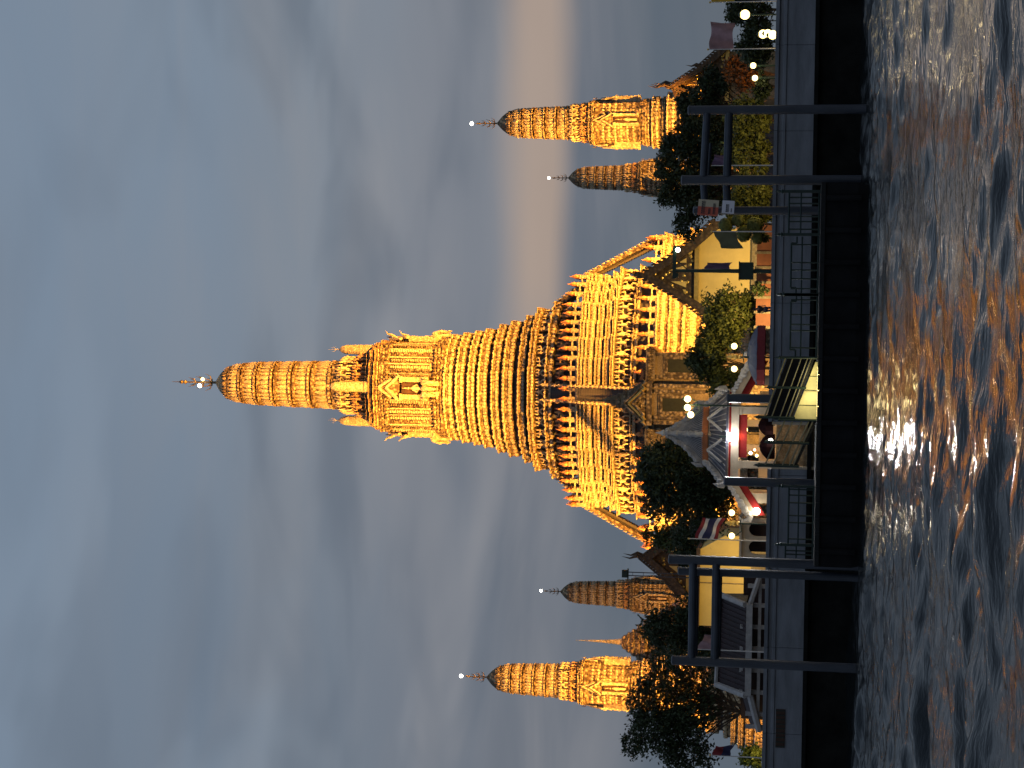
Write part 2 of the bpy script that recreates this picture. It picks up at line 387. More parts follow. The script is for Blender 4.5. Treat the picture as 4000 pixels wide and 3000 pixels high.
def figure_mesh():
    m = MB()
    for s in (-1, 1):
        m.path([(s * .08, 0, .46), (s * .25, -.10, .30), (s * .21, .02, .0)], [.085, .07, .055], 6)
        m.path([(s * .13, 0, .70), (s * .33, -.04, .70), (s * .27, -.02, .99)], [.065, .055, .045], 6)
    m.path([(0, 0, .38), (0, -.03, .52), (0, -.05, .70), (0, -.03, .78)], [.12, .13, .17, .07], 8)
    m.ball((0, -.05, .84), .085, 8, 5)
    m.path([(0, -.04, .89), (0, -.03, .95), (0, -.03, 1.06)], [.075, .04, .008], 6)
    return m
FIG = figure_mesh().mesh('guardian_figure', 'figure_stone', True)
FIGR = figure_mesh().mesh('guardian_figure_red', 'figure_red', True)
def bud_meshes():
    m = MB(); m.box(0, 0, .42, .44, .44, .84); m.box(0, 0, .88, .54, .54, .10)
    for k in range(3): orn(m, PETAL, 0, -.225, .08 + .25 * k, 0, .30, .25, .10)
    for sx in (-1, 1):
        for k in range(3): orn(m, PETAL, sx * .225, 0, .08 + .25 * k, sx * math.pi / 2, .30, .25, .10)
    b = MB().lathe([(.20, 0), (.26, .12), (.20, .20), (.29, .34), (.27, .52), (.15, .72), (.06, .92), (.01, 1.15)], 8, (0, 0, .93))
    return m.mesh('railing_post', 'tile_pale'), b.mesh('lotus_bud', 'bud_orange')
POSTM, BUDM = bud_meshes()
pm = MB(); pm.box(0, 0, .10, 1, .22, .20); pm.box(0, 0, .73, 1, .22, .18); pm.box(-.38, 0, .42, .24, .22, .44); pm.box(.38, 0, .42, .24, .22, .44)
PANM = pm.mesh('railing_panel', 'tile_pale')

def band(z0, z1, h, fr, core, o1, o2, seg=True, step=0.42):
    t = z1 - z0
    core.loft([(redent(h * k, fr), z0 + t * q) for q, k in ((0, .925), (.20, .925), (.24, 1.0), (.58, 1.0), (.60, .985), (.82, .985), (.85, 1.012), (1, 1.012))])
    for x, y, a, w in walk(redent(h, fr), step): orn(o1, FLOWER, x, y, z0 + t * .42, a, w * .9, t * .30, .13)
    for x, y, a, w in walk(redent(h * .985, fr), step * .8): orn(o2, PETAL, x, y, z0 + t * .82, a, w * .95, -t * .22, .12)
    for x, y, a, w in walk(redent(h * 1.012, fr), step * 1.2): orn(o1, PETAL, x, y, z0 + t * .86, a, w * .9, t * .20, .18)

def finial(parent, z0, z1, R, lamp=None):
    m = MB(); H = z1 - z0
    m.path([(0, 0, z0 - .05 * H), (0, 0, z0 + .5 * H), (0, 0, z1)], [.06 * H * .5, .02 * H, .004 * H], 6)
    for lv, zz, rr, n in ((0, .10, 1.0, 6), (1, .28, .8, 6), (2, .46, .55, 5)):
        for k in range(n):
            a = 2 * math.pi * k / n + lv * .5; c, s = math.cos(a), math.sin(a)
            m.path([(0, 0, z0 + zz * H), (c * R * rr * .7, s * R * rr * .7, z0 + (zz + .04) * H), (c * R * rr, s * R * rr, z0 + (zz + .16) * H)], [.035 * R * 2, .07 * R, .012 * R], 5)
    m.lathe([(.02 * H, .66 * H), (.05 * H, .70 * H), (.02 * H, .74 * H), (.045 * H, .78 * H), (.012 * H, .84 * H)], 8, (0, 0, z0))
    f = m.build('finial', 'bronze', parent)
    return f

def niche_front(parent, y, z0, z1, w, rz, statue=True, elephant=False):
    """a gabled niche with a figure in it, set against the face at distance y; turned by rz"""
    M = Matrix.Rotation(rz, 4, 'Z'); H = z1 - z0
    def put(m, name, mt, par=None):
        m.v = [tuple(M @ Vector(p)) for p in m.v]; return m.build(name, mt, par or parent)
    n = put(MB().box(0, -y + .28, z0 + .34 * H, w * .50, .9, .46 * H), 'niche', 'niche_dark')
    m = MB()
    for s in (-1, 1):
        m.box(s * w * .36, -y - .12, z0 + .34 * H, w * .20, .62, .50 * H)
        m.box(s * w * .36, -y - .16, z0 + .11 * H, w * .26, .74, .05 * H); m.box(s * w * .36, -y - .16, z0 + .58 * H, w * .26, .74, .05 * H)
        for k in range(4): m.box(s * w * .36, -y - .46, z0 + (.18 + .095 * k) * H, w * .15, .06, .05 * H)
    put(m, 'niche_jamb', 'tile_pale')
    for lv, (zz, hh, ww) in enumerate(((.62, .24, 1.0), (.76, .26, .74))):
        g = MB()
        for s in (-1, 1):
            pts = [(0, z0 + (zz + hh) * H), (s * w * ww * .22, z0 + (zz + hh * .55) * H), (s * w * ww * .52, z0 + zz * H)]
            g.path([(x, -y - .32 + .2 * lv, z) for x, z in pts] + [(s * w * ww * .62, -y - .32 + .2 * lv, z0 + (zz + .05) * H)], [.06 * w, .07 * w, .075 * w, .02 * w], 5)
        put(g, 'gable_trim', 'tile_pale'); g = MB()
        g.prism([(-w * ww * .46, z0 + zz * H), (w * ww * .46, z0 + zz * H), (0, z0 + (zz + hh * .92) * H)], -y - .25 + .2 * lv, -y + .4)
        g.path([(0, -y - .3, z0 + (zz + hh * .9) * H), (0, -y - .34, z0 + (zz + hh * 1.25) * H)], [.05 * w, .008 * w], 5)
        put(g, 'gable', 'tile_body')
    if statue:
        s_ = MB(); s_.path([(0, -y - .3, z0 + .12 * H), (0, -y - .32, z0 + .34 * H), (0, -y - .3, z0 + .40 * H)], [.10 * w, .085 * w, .04 * w], 7)
        s_.ball((0, -y - .34, z0 + .44 * H), .05 * w, 8, 5); s_.path([(0, -y - .34, z0 + .47 * H), (0, -y - .34, z0 + .56 * H)], [.04 * w, .004 * w], 6)
        for s in (-1, 1): s_.path([(s * .07 * w, -y - .3, z0 + .36 * H), (s * .15 * w, -y - .36, z0 + .28 * H), (s * .07 * w, -y - .5, z0 + .25 * H)], [.03 * w, .028 * w, .02 * w], 5)
        put(s_, 'niche_statue', 'figure_stone')
    if elephant:
        e = MB(); zb = z0 - .13 * H; ze = z0 + .13 * H
        for x in (-.24, 0, .24):                       # the three heads, trunks hanging
            e.ball((x * w, -y - .75, ze), .15 * w, 8, 6, (.9, .9, 1.05))
            e.path([(x * w, -y - .85, ze), (x * w * 1.1, -y - 1.15, ze - .10 * H), (x * w * 1.15, -y - 1.05, zb + .06 * H), (x * w * 1.2, -y - 1.25, zb)], [.10 * w, .075 * w, .05 * w, .03 * w], 7)
        for s in (-1, 1):
            e.ball((s * .42 * w, -y - .55, ze), .12 * w, 7, 5, (.5, .5, 1.2))
            e.path([(s * .2 * w, -y - .6, ze), (s * .2 * w, -y - .62, zb)], [.11 * w, .09 * w], 7)
        e.box(0, -y - .3, ze - .04 * H, .62 * w, .7, .16 * H)
        put(e, 'three_headed_elephant', 'tile_pale')

def mini_prang(parent, x, y, z0, z1, r):
    m = MB(); H = z1 - z0; sec = []
    for q, k in ((0, 1.25), (.08, 1.25), (.10, 1.05), (.16, 1.05), (.17, .98), (.36, 1.0), (.37, .94), (.38, .98), (.53, .97), (.54, .90), (.55, .95), (.69, .90), (.70, .84), (.71, .92), (.82, .86), (.83, .80), (.84, .82), (.92, .58), (.975, .22), (1, .03)):
        sec.append(([(x + a, y + b) for a, b in redent(r * k, FR_D)], z0 + q * H))
    m.loft(sec)
    m.path([(x, y, z1 - .02 * H), (x, y, z1 + .10 * H), (x, y, z1 + .26 * H)], [.09 * r, .05 * r, .01 * r], 5)
    for k in range(4):
        a = k * math.pi / 2; m.path([(x, y, z1 + .06 * H), (x + math.cos(a) * r * .38, y + math.sin(a) * r * .38, z1 + .10 * H), (x + math.cos(a) * r * .42, y + math.sin(a) * r * .42, z1 + .17 * H)], [.05 * r, .05 * r, .01 * r], 4)
    return m.build('corner_spire', 'tile_pale', parent)

def cob(parent, dome, rings, step):
    """the ribbed, rounded top: a ring of leaf antefixes on each storey"""
    zs = [d[0] for d in dome]; hs = [d[1] for d in dome]
    hz = lambda z: float(np.interp(z, zs, hs))
    top = zs[-1]
    for i in range(len(rings) - 1):
        z0, z1 = rings[i], rings[i + 1]; t = z1 - z0
        c = MB(); c.loft([(redent(hz(z) * k, FR_D), z) for z, k in ((z0, .86), (z0 + .085 * t, .86), (z0 + .10 * t, 1.0), (z0 + .24 * t, 1.01), (z0 + .26 * t, .945), (z0 + .6 * t, .945), (z1 - .16 * t, .945), (z1 - .14 * t, .99), (z1 - .005 * t, 1.0), (z1, .86))])
        s = c.build('cob_storey', 'tile_gold', parent)
        o = MB()
        for x, y, a, w in walk(redent(hz(z0 + .3 * t) * .95, FR_D), step, .5): orn(o, PETAL, x, y, z0 + .26 * t, a, w * .92, t * .62, w * .8)
        for x, y, a, w in walk(redent(hz(z0 + .2 * t), FR_D), step * .7, .5): orn(o, FLOWER, x, y, z0 + .17 * t, a, w * .8, t * .13, w * .3)
        o.build('antefix_row', 'tile_pale', s, kind='stuff')
    c = MB(); z0 = rings[-1]
    zz = np.linspace(z0, top, 9)
    c.loft([(redent(max(.03, hz(z) * (.93 if i == 0 else .97)), FR_D), z) for i, z in enumerate(zz)])
    s = c.build('dome_cap', 'tile_body', parent)
    o = MB()
    for x, y, a, w in walk(redent(hz(z0) * .95, FR_D), step, .5): orn(o, PETAL, x, y, z0, a, w * .9, (top - z0) * .30, w * .3)
    o.build('antefix_row', 'tile_body', s, kind='stuff')

def figure_row(parent, z0, z1, h, fr, step, me, off=.28):
    H = z1 - z0
    for x, y, a, w in walk(redent(h, fr), step, .35):
        nx, ny = math.sin(a), -math.cos(a)
        f = min(H, w * 1.45)
        inst('guardian_figure', me, parent, (x + nx * off * H * .35, y + ny * off * H * .35, z0), a + random.uniform(-.05, .05), (min(w / .74, H * .95), H * .8, H * random.uniform(.93, .98)))

def railing(parent, z, h, fr, hgt, step):
    poly = redent(h, fr)
    for x, y, a, w in walk(poly, step, .42):
        nx, ny = math.sin(a), -math.cos(a); tx, ty = math.cos(a), math.sin(a)
        p = inst('railing_post', POSTM, parent, (x - tx * w / 2, y - ty * w / 2, z), a, (hgt * .43, hgt * .43, hgt * .5))
        inst('lotus_bud', BUDM, p)
        inst('railing_panel', PANM, parent, (x, y, z), a, (w * .985, hgt * .5, hgt * .46))
    return

def stair(parent, rz, y0, z0, y1, z1, w, name='stair'):
    """flight from (y0,z0) at its foot to (y1,z1) at its head, on the side turned by rz"""
    st = bpy.data.objects.new('stair_flight', None); COL.objects.link(st); st.parent = parent; st.rotation_euler = (0, 0, rz)
    n = max(4, int((z1 - z0) / .30)); dz = (z1 - z0) / n; dy = (y1 - y0) / n
    me = MB().box(0, 0, 0, w, abs(dy) + .5, dz).mesh('step', 'shaded_stone')
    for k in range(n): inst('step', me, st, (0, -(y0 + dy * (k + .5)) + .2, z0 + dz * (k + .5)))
    for s in (-1, 1):
        m = MB(); xa, xb = s * w / 2, s * (w / 2 + .42)
        pr = [(-y0 - .35, z0), (-y0 - .35, z0 + 1.0), (-y1, z1 + .9), (-y1, z1 - .2)]
        V = [(xa, a, b) for a, b in pr] + [(xb, a, b) for a, b in pr]
        m.add(V, [(0, 1, 2, 3), (7, 6, 5, 4), (0, 4, 5, 1), (1, 5, 6, 2), (2, 6, 7, 3), (3, 7, 4, 0)])
        b = m.build('stair_wall', 'tile_gold', st)
        t = MB(); k = max(3, int((z1 - z0) / .55))
        for j in range(k):
            q = (j + .5) / k; t.lathe([(.16, 0), (.2, .12), (.1, .3), (.01, .55)], 6, ((xa + xb) / 2, -y0 - .35 + (y0 + .35 - y1) * q, z0 + 1.0 + (z1 - z0 - .1) * q - .05))
        t.build('stair_crest', 'tile_pale', b, kind='stuff')

# ---- the great tower
pc = P(2100, 1519, YM)
main = thing('great_prang', 'tallest golden floodlit tower with terraces, in the middle of the temple', 'tower', (pc.x, YM, 0), YAW)
AX = lambda px: 1505 + .0172 * (px - 1300)
zz = lambda px: P(px, AX(px), YM).z
hh = lambda px, half: wide(px, AX(px), half, YM)
dome = [(zz(a), hh(a, b)) for a, b in ((1330, 95), (1325, 95), (1156, 90), (1030, 86), (962, 80), (903, 66), (880, 52), (862, 33), (850, 15), (842, 2))]
cob(main, dome, [zz(a) for a in (1322, 1238, 1165, 1093, 1027, 964, 906)], .62)
finial(main, zz(846), zz(672), 1.15)
lb = MB(); lb.ball((-.45, -.5, zz(785)), .26, 8, 6); l1 = lb.build('beacon_lamp', 'bulb_white', main)
MB().ball((.42, -.5, zz(797)), .24, 8, 6).build('beacon_lamp', 'bulb_yellow', main)
core = MB()
core.loft([(redent(hh(a, b), FR_C), zz(a)) for a, b in ((1462, 112), (1400, 104), (1398, 98), (1318, 94))]); core.build('crown_wall', 'tile_body', main)
figure_row(main, zz(1400), zz(1336), hh(1398, 99), FR_C, 1.15, FIG)
figure_row(main, zz(1462), zz(1400), hh(1460, 113), FR_C, 1.25, FIGR)
b0, o1, o2 = MB(), MB(), MB()
for a, b, h in ((1462, 1476, 150), (1478, 1496, 166), (1498, 1522, 176)): band(zz(b), zz(a), hh(a, h), FR_C, b0, o1, o2, step=.6)
c_ = b0.build('crown_cornice', 'tile_body', main); o1.build('flower_tiles', 'figure_red', c_, kind='stuff'); o2.build('petal_tiles', 'tile_gold', c_, kind='stuff')
for dx, dy in ((0, -1), (1, 0), (-1, 0)):
    r = hh(1450, 139); mini_prang(main, dx * r, dy * r * 1.02, zz(1476), zz(1322), hh(1400, 20))
ce = MB(); zc0, zc1 = zz(1770), zz(1520); T = zc1 - zc0; hc = hh(1650, 178)
ce.loft([(redent(hc * k, FR_C), zc0 + q * T) for q, k in ((0, 1.10), (.05, 1.10), (.06, 1.05), (.10, 1.07), (.12, 1.02), (.17, 1.03), (.18, .99), (.86, .955), (.87, .99), (.92, 1.0), (.93, .97), (1, 1.0))])
cb = ce.build('cella', 'tile_gold', main)
o1, o2 = MB(), MB()
for j, (x, y, a, w) in enumerate(walk(redent(hc * .985, FR_C), .42)):
    if j % 3 == 2:
        o1.box(x, y, zc0 + .52 * T, .14, .22, .68 * T); continue
    for k in range(18): orn(o1 if j % 3 else o2, PETAL if j % 3 else FLOWER, x, y, zc0 + (.20 + k * .036) * T, a, w * .82, .036 * T * .95, .24)
for q in (.03, .09, .145, .89, .96):
    for x, y, a, w in walk(redent(hc * 1.06 if q < .5 else hc, FR_C), .45): orn(o2, PETAL, x, y, zc0 + q * T - .2, a, w * .9, .5, .25)
o1.build('flower_tiles', 'tile_pale', cb, kind='stuff'); o2.build('petal_tiles', 'tile_gold', cb, kind='stuff')
for rz in (0, math.pi / 2, -math.pi / 2):
    niche_front(main, hc * (1.06 if rz == 0 else 1.02), zc0 + .16 * T, zc1 - .02 * T, hh(1650, 92), rz, True, True)
for s in (-1, 1):                                   # horns on the side gables
    for px, e in ((1590, .2), (1535, 0)):
        m = MB(); xx = hc * 1.02
        m.path([(s * xx, -.4, zz(px + 25)), (s * (xx + .55), -.5, zz(px)), (s * (xx + .75), -.5, zz(px - 18)), (s * (xx + 1.15), -.5, zz(px - 28))], [.26, .2, .12, .02], 6); m.build('gable_horn', 'tile_pale', main)
for a, b, h in ((1772, 1815, 203), (1819, 1860, 211), (1866, 1900, 219), (1906, 1953, 228), (1960, 1998, 246), (2005, 2055, 260), (2065, 2100, 282)):
    b0, o1, o2 = MB(), MB(), MB(); band(zz(b), zz(a), hh(a, h), FR_T, b0, o1, o2)
    c_ = b0.build('tier_band', 'tile_gold', main); o1.build('flower_tiles', 'tile_pale', c_, kind='stuff'); o2.build('petal_tiles', 'tile_gold', c_, kind='stuff')
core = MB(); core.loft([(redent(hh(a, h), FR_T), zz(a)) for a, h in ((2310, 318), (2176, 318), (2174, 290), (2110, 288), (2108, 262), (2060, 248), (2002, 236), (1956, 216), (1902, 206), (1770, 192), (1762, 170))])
core.build('tower_core', 'shaded_stone', main)
def slab(a, b, h, name, par=main, zf=None, hf=None, fr=FR_T):
    zf = zf or zz; hf = hf or hh
    b0, o1, o2 = MB(), MB(), MB(); band(zf(b), zf(a), hf(a, h), fr, b0, o1, o2)
    c_ = b0.build(name, 'tile_pale' if name == 'terrace_band' else 'tile_gold', par); o1.build('flower_tiles', 'tile_pale', c_, kind='stuff'); o2.build('petal_tiles', 'tile_gold', c_, kind='stuff'); return c_
slab(2107, 2136, 312, 'tier_band')
figure_row(main, zz(2176), zz(2134), hh(2150, 298), FR_T, 1.15, FIG, .4)
slab(2174, 2212, 338, 'tier_band')
figure_row(main, zz(2262), zz(2212), hh(2240, 324), FR_T, 1.6, FIGR, .4)
z1f = zz(2309)
railing(main, z1f, hh(2309, 437), FR_T, zz(2237) - z1f, 1.16)
core = MB(); core.loft([(redent(hh(2309, h), FR_T), zz(a)) for a, h in ((2604, 470), (2504, 462), (2502, 440), (2440, 438), (2438, 430), (2311, 428), (2309, 430))]); core.build('terrace_core', 'shaded_stone', main)
for a, b, h in ((2309, 2332, 449), (2333, 2370, 446), (2371, 2400, 443), (2403, 2429, 455), (2430, 2446, 472)): slab(a, b, h, 'terrace_band')
figure_row(main, zz(2505), zz(2444), hh(2480, 452), FR_T, 1.15, FIG, .4)
slab(2506, 2532, 482, 'terrace_band')
z2f = zz(2600)
railing(main, z2f, hh(2600, 590), FR_T, zz(2530) - z2f, 1.35)
core = MB(); core.loft([(redent(hh(2600, h), FR_T), z) for z, h in ((GZ - 1, 640), (zz(2700), 600), (zz(2601), 592), (z2f, 592))]); core.build('terrace_core', 'tile_body', main)
for a, b, h in ((2601, 2640, 604), (2646, 2690, 611), (2697, 2760, 620), (2770, 2860, 640), (2870, 2960, 655)): slab(a, b, h, 'terrace_band')
h1, h2 = hh(2309, 449), hh(2600, 604)
for rz in (0, math.pi / 2, -math.pi / 2):
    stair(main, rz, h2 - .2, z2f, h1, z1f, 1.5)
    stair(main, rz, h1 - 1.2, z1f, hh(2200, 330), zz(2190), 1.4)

# ---- the corner towers
YS = 181.0
sp = P(1941, 482, YS)
AS = lambda px: 482 + .0172 * (px - 1941)
zs = lambda px: P(px, AS(px), YS).z
hs = lambda px, half: wide(px, AS(px), half, YS)
def corner_prang():
    t = thing('corner_prang', '', 'tower', (0, 0, 0), YAW, 'corner towers')
    dome = [(zs(a), hs(a, b)) for a, b in ((2230, 66), (2225, 65.5), (2138, 62), (2050, 58), (2008, 51), (1981, 41), (1962, 26), (1950, 12), (1941, 2))]
    cob(t, dome, [zs(a) for a in (2225, 2183, 2138, 2092, 2047, 2004)], .42)
    finial(t, zs(1944), zs(1843), .62)
    MB().ball((0, 0, zs(1843)), .20, 12, 8).build('beacon_lamp', 'bulb_white', t, True)
    MB().loft([(redent(hs(a, b), FR_C), zs(a)) for a, b in ((2308, 70), (2272, 68), (2270, 63), (2222, 62))]).build('crown_wall', 'tile_body', t)
    figure_row(t, zs(2270), zs(2229), hs(2270, 65), FR_C, .72, FIG)
    figure_row(t, zs(2306), zs(2270), hs(2300, 70), FR_C, .72, FIGR)
    for a, b, h in ((2306, 2316, 82), (2318, 2330, 86)):
        c = MB(); o1 = MB(); o2 = MB(); band(zs(b), zs(a), hs(a, h), FR_C, c, o1, o2, step=.4)
        c = c.build('cornice', 'tile_gold', t); o1.build('flower_tiles', 'tile_pale', c, kind='stuff'); o2.build('petal_tiles', 'tile_gold', c, kind='stuff')
    ce = MB(); z0, z1 = zs(2526), zs(2330); T = z1 - z0; hc = hs(2420, 82)
    ce.loft([(redent(hc * k, FR_C), z0 + q * T) for q, k in ((0, 1.08), (.06, 1.08), (.07, 1.02), (.12, 1.03), (.13, .99), (.9, .96), (.92, 1.0), (1, 1.01))])
    cb = ce.build('cella', 'tile_gold', t); o1, o2 = MB(), MB()
    for k in range(12):
        for x, y, a, w in walk(redent(hc * .98, FR_C), .36): orn(o1 if k % 2 else o2, FLOWER, x, y, z0 + (.17 + k * .06) * T, a, w * .85, .055 * T, .12)
    o1.build('flower_tiles', 'tile_pale', cb, kind='stuff'); o2.build('petal_tiles', 'tile_gold', cb, kind='stuff')
    for rz in (0, math.pi / 2, -math.pi / 2): niche_front(t, hc * 1.03, z0 + .04 * T, z1, hs(2420, 50), rz)
    for a, b, h in ((2527, 2548, 90), (2551, 2588, 98), (2592, 2606, 97), (2610, 2656, 113), (2662, 2692, 119), (2700, 2746, 138), (2752, 2800, 150), (2806, 2870, 166), (2876, 2960, 180)): slab(a, b, h, 'base_band', t, zs, hs)
    MB().loft([(redent(hs(2600, h), FR_T), z) for z, h in ((GZ - 1, 178), (zs(2800), 146), (zs(2700), 118), (zs(2600), 92), (zs(2526), 80))]).build('tower_core', 'shaded_stone', t)
    return t
ct = corner_prang(); ct.location = (sp.x, YS, 0)
ct['label'] = 'bright corner tower on the right, beside the dark tiered roof'
index_children()
dz_ = P(1914, 2646, YS)
for px, py, Y, lb in ((1914, 2646, YS, 'bright corner tower on the left, rising above the broad dark tree'), (2222, 695, 241, 'small half-lit tower behind the leafy tree on the right'), (2218, 2312, 241, 'small dim brown tower between the camera pole and the thin spire')):
    c = copy_tree(ct); c.location = (P(px, py, Y).x, Y, 0); c['label'] = lb

# ------------------------------------------------------------------ floodlights of the temple
FLOOD = (1.0, 0.42, 0.05)
def floodlight(label, loc, aim, energy, size=60, color=FLOOD, pole=None):
    t = thing('floodlight', label, 'floodlight', (loc[0], loc[1], GZ), 0, 'temple floodlights')
    h = loc[2] - GZ
    MB().path([(0, 0, 0), (0, 0, h - .3)], [.07, .05], 8).build('mast', 'iron_green', t)
    d = (Vector(aim) - Vector(loc)).normalized(); q = d.to_track_quat('-Y', 'Z').to_matrix().to_4x4(); q.translation = Vector((0, 0, h))
    m = MB().box(0, .1, 0, .7, .3, .5); m.v = [tuple(q @ Vector(p)) for p in m.v]; m.build('housing', 'iron_green', t)
    m = MB().box(0, -.06, 0, .62, .02, .42); m.v = [tuple(q @ Vector(p)) for p in m.v]; m.build('lens', 'flood_lens', t)
    lamp_light('SPOT', 'flood_beam', t, tuple(Vector((0, 0, h)) + d * .25), energy, color, .35, tuple(Vector((0, 0, h)) + d * 10), size)
mx_, my_ = pc.x, YM
for s, w in ((-1, 'left'), (1, 'right')):
    floodlight(f'tall-beam floodlight on the front {w}, aimed at the upper half of the great tower', (mx_ + s * 30, 160, 9), (mx_, my_, 70), 1000000, 35)
    floodlight(f'floodlight on the front {w}, aimed at the terraces of the great tower', (mx_ + s * 26, 168, 9), (mx_, my_, 27), 310000, 42)
    floodlight(f'floodlight on the {w} side, aimed at the great tower', (mx_ + s * 40, 192, 9), (mx_, my_, 38), 220000, 62)
floodlight('floodlight behind the small half-lit tower on the right', (P(2222, 695, 241).x + 12, 228, 8), (P(2222, 695, 241).x, 241, 22), 80000, 70)
floodlight('side-fill floodlight added on the outer flank of the right corner tower', (sp.x + 13, 191, 8), (sp.x, YS, 25), 34000, 60)  # fill added to lift the tower's dark right side
floodlight('floodlight before the small dim brown tower on the left', (P(2218, 2312, 241).x - 6, 222, 8), (P(2218, 2312, 241).x, 241, 24), 24000, 60)
for s, xx in ((-1, P(1914, 2646, YS).x), (1, sp.x)):
    w = 'right' if s > 0 else 'left'
    floodlight(f'floodlight aimed at the {w} corner tower from the inner side', (xx - s * 6, 163, 7), (xx, YS, 27), 80000, 58)
    floodlight(f'tall-beam floodlight aimed at the dome of the {w} corner tower', (xx - s * 8, 157, 7), (xx, YS, 33), 120000, 32)
    floodlight(f'floodlight aimed at the {w} corner tower from further out', (xx - 13 if s > 0 else xx - 10, 176 if s > 0 else 170, 7), (xx, YS, 25), 60000, 60)

# ------------------------------------------------------------------ trees and shrubs
def tree(label, lobes, Y, leaf, n=5200, size=.26, base=None, name='tree', trunk=True, group='trees of the temple grounds', depth=1.0, spread=.30, cat='tree'):
    """lobes: (px, py, half height px, half width px) of each mass of foliage"""
    L = []
    for px, py, a, b in lobes:
        c = P(px, py, Y); L.append((c, a * Y / FPX, b * Y / FPX))
    c0 = L[0][0]; bx = P(3000, base, Y).x if base else c0.x
    t = thing(name, label, cat, (bx, Y, GZ), 0, group)
    off = Vector((bx, Y, GZ)); rg = np.random.default_rng(int(abs(c0.x * 31 + c0.z * 17 + Y)) + 5)
    area = sum(a * b for _, a, b in L); pts = []; ends = []
    for c, a, b in L:
        k = max(14, int(34 * (a * b) ** .5)); 
        d = rg.normal(size=(k, 3)); d /= np.linalg.norm(d, axis=1)[:, None]
        d *= (rg.uniform(.25, 1, k) ** .5)[:, None] * np.array([b, b * depth, a])[None, :] * .86
        ctr = np.array(c - off)[None, :] + d; ends.append(ctr)
        m = int(n * a * b / area / k) + 1
        cl = ctr[rg.integers(0, k, m * k)] + rg.normal(size=(m * k, 3)) * np.array([1, 1, .7]) * spread * min(a, b) * .62
        pts.append(cl)
    pts = np.concatenate(pts); N = len(pts)
    u = rg.normal(size=(N, 3)); u /= np.linalg.norm(u, axis=1)[:, None]
    w = np.cross(u, rg.normal(size=(N, 3))); w /= np.linalg.norm(w, axis=1)[:, None]
    s = size * rg.uniform(.55, 1.25, N)[:, None]
    V = np.stack([pts - u * s * .6, pts + w * s * .30, pts + u * s * .6, pts - w * s * .30], 1).reshape(-1, 3)
    q = np.arange(N * 4).reshape(-1, 4)
    me = bpy.data.meshes.new('crown'); me.from_pydata(V.tolist(), [], q.tolist()); me.materials.append(MATS[leaf])
    o = bpy.data.objects.new('crown', me); COL.objects.link(o); o.parent = t
    if trunk:
        m = MB(); cc = c0 - off; r0 = .05 + .035 * L[0][2]
        top = Vector((cc.x * .6, cc.y, max(.6, cc.z * .62)))
        m.path([(0, 0, -.2), (cc.x * .15, 0, top.z * .4), tuple(top), tuple(cc)], [r0 * 1.25, r0, r0 * .75, r0 * .3], 8)
        for e in ends:
            for j in range(min(7, len(e))):
                p = Vector(e[j]); st = Vector((0, 0, top.z * .45)).lerp(top, j / 7)
                m.path([tuple(st), tuple(st.lerp(p, .55) + Vector((0, 0, .1 * p.z * .3))), tuple(p)], [r0 * .5, r0 * .3, r0 * .08], 5)
        m.build('trunk', 'bark', t)
    return t
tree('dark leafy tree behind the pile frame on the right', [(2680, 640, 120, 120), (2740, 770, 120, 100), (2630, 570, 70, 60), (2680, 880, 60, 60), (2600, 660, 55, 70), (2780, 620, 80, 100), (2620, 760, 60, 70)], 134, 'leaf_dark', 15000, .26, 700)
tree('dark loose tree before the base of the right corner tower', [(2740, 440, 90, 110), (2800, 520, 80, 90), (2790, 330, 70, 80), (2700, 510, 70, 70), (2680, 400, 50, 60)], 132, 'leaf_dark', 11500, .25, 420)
for k, (px, py, a, b) in enumerate(((2915, 470, 100, 85), (2905, 600, 115, 80), (2915, 740, 100, 80), (2900, 840, 80, 45))):
    tree(['lit olive hedge bush nearest the right edge of the pile frame', 'lit olive hedge bush between the two tall piles', 'lit olive hedge bush behind the tall pile by the signs', 'lit olive hedge bush just left of the signs'][k], [(px, py, a, b), (2975, py, 40, b)], 114, 'leaf_olive', 3600, .24, py, name='hedge_bush', group='lit hedge bushes', cat='bush')
tree('dark tree at the right edge beside the yellow flag', [(2920, 30, 90, 80), (2960, 110, 60, 50)], 120, 'leaf_dark', 4200, .25, 40)
tree('dark round tree behind the three bright lamps', [(2945, 190, 75, 80)], 122, 'leaf_dark', 3200, .25, 190)
tree('rust coloured lit tree under the right corner tower', [(2905, 300, 80, 60), (2860, 255, 45, 35)], 128, 'leaf_rust', 3000, .26, 290)
tree('dark shrub below the two lanterns on the right', [(2975, 340, 40, 70)], 113, 'leaf_dark', 1800, .22, 340, name='shrub', trunk=True, cat='shrub')
tree('large lit olive bush between the yellow hall and the parasol', [(2850, 1230, 125, 105), (2800, 1330, 90, 70), (2930, 1180, 60, 50)], 114.5, 'leaf_olive', 7500, .25, 1240, name='bush', cat='bush')
tree('darker tree beside the twin lanterns and the porch', [(2760, 1410, 85, 80), (2840, 1500, 85, 70)], 118, 'leaf_mid', 6000, .25, 1440)
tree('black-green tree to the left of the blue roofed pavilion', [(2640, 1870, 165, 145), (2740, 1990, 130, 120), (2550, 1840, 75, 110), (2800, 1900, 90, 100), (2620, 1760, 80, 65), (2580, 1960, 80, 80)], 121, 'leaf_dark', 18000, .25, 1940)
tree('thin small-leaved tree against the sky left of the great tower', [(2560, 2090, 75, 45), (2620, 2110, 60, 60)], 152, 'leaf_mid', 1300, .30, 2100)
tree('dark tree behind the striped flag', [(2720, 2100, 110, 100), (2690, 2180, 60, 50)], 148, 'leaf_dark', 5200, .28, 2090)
tree('dark tree under the thin golden spire', [(2600, 2470, 110, 100), (2690, 2400, 80, 80), (2720, 2520, 90, 80)], 146, 'leaf_dark', 7000, .30, 2470)
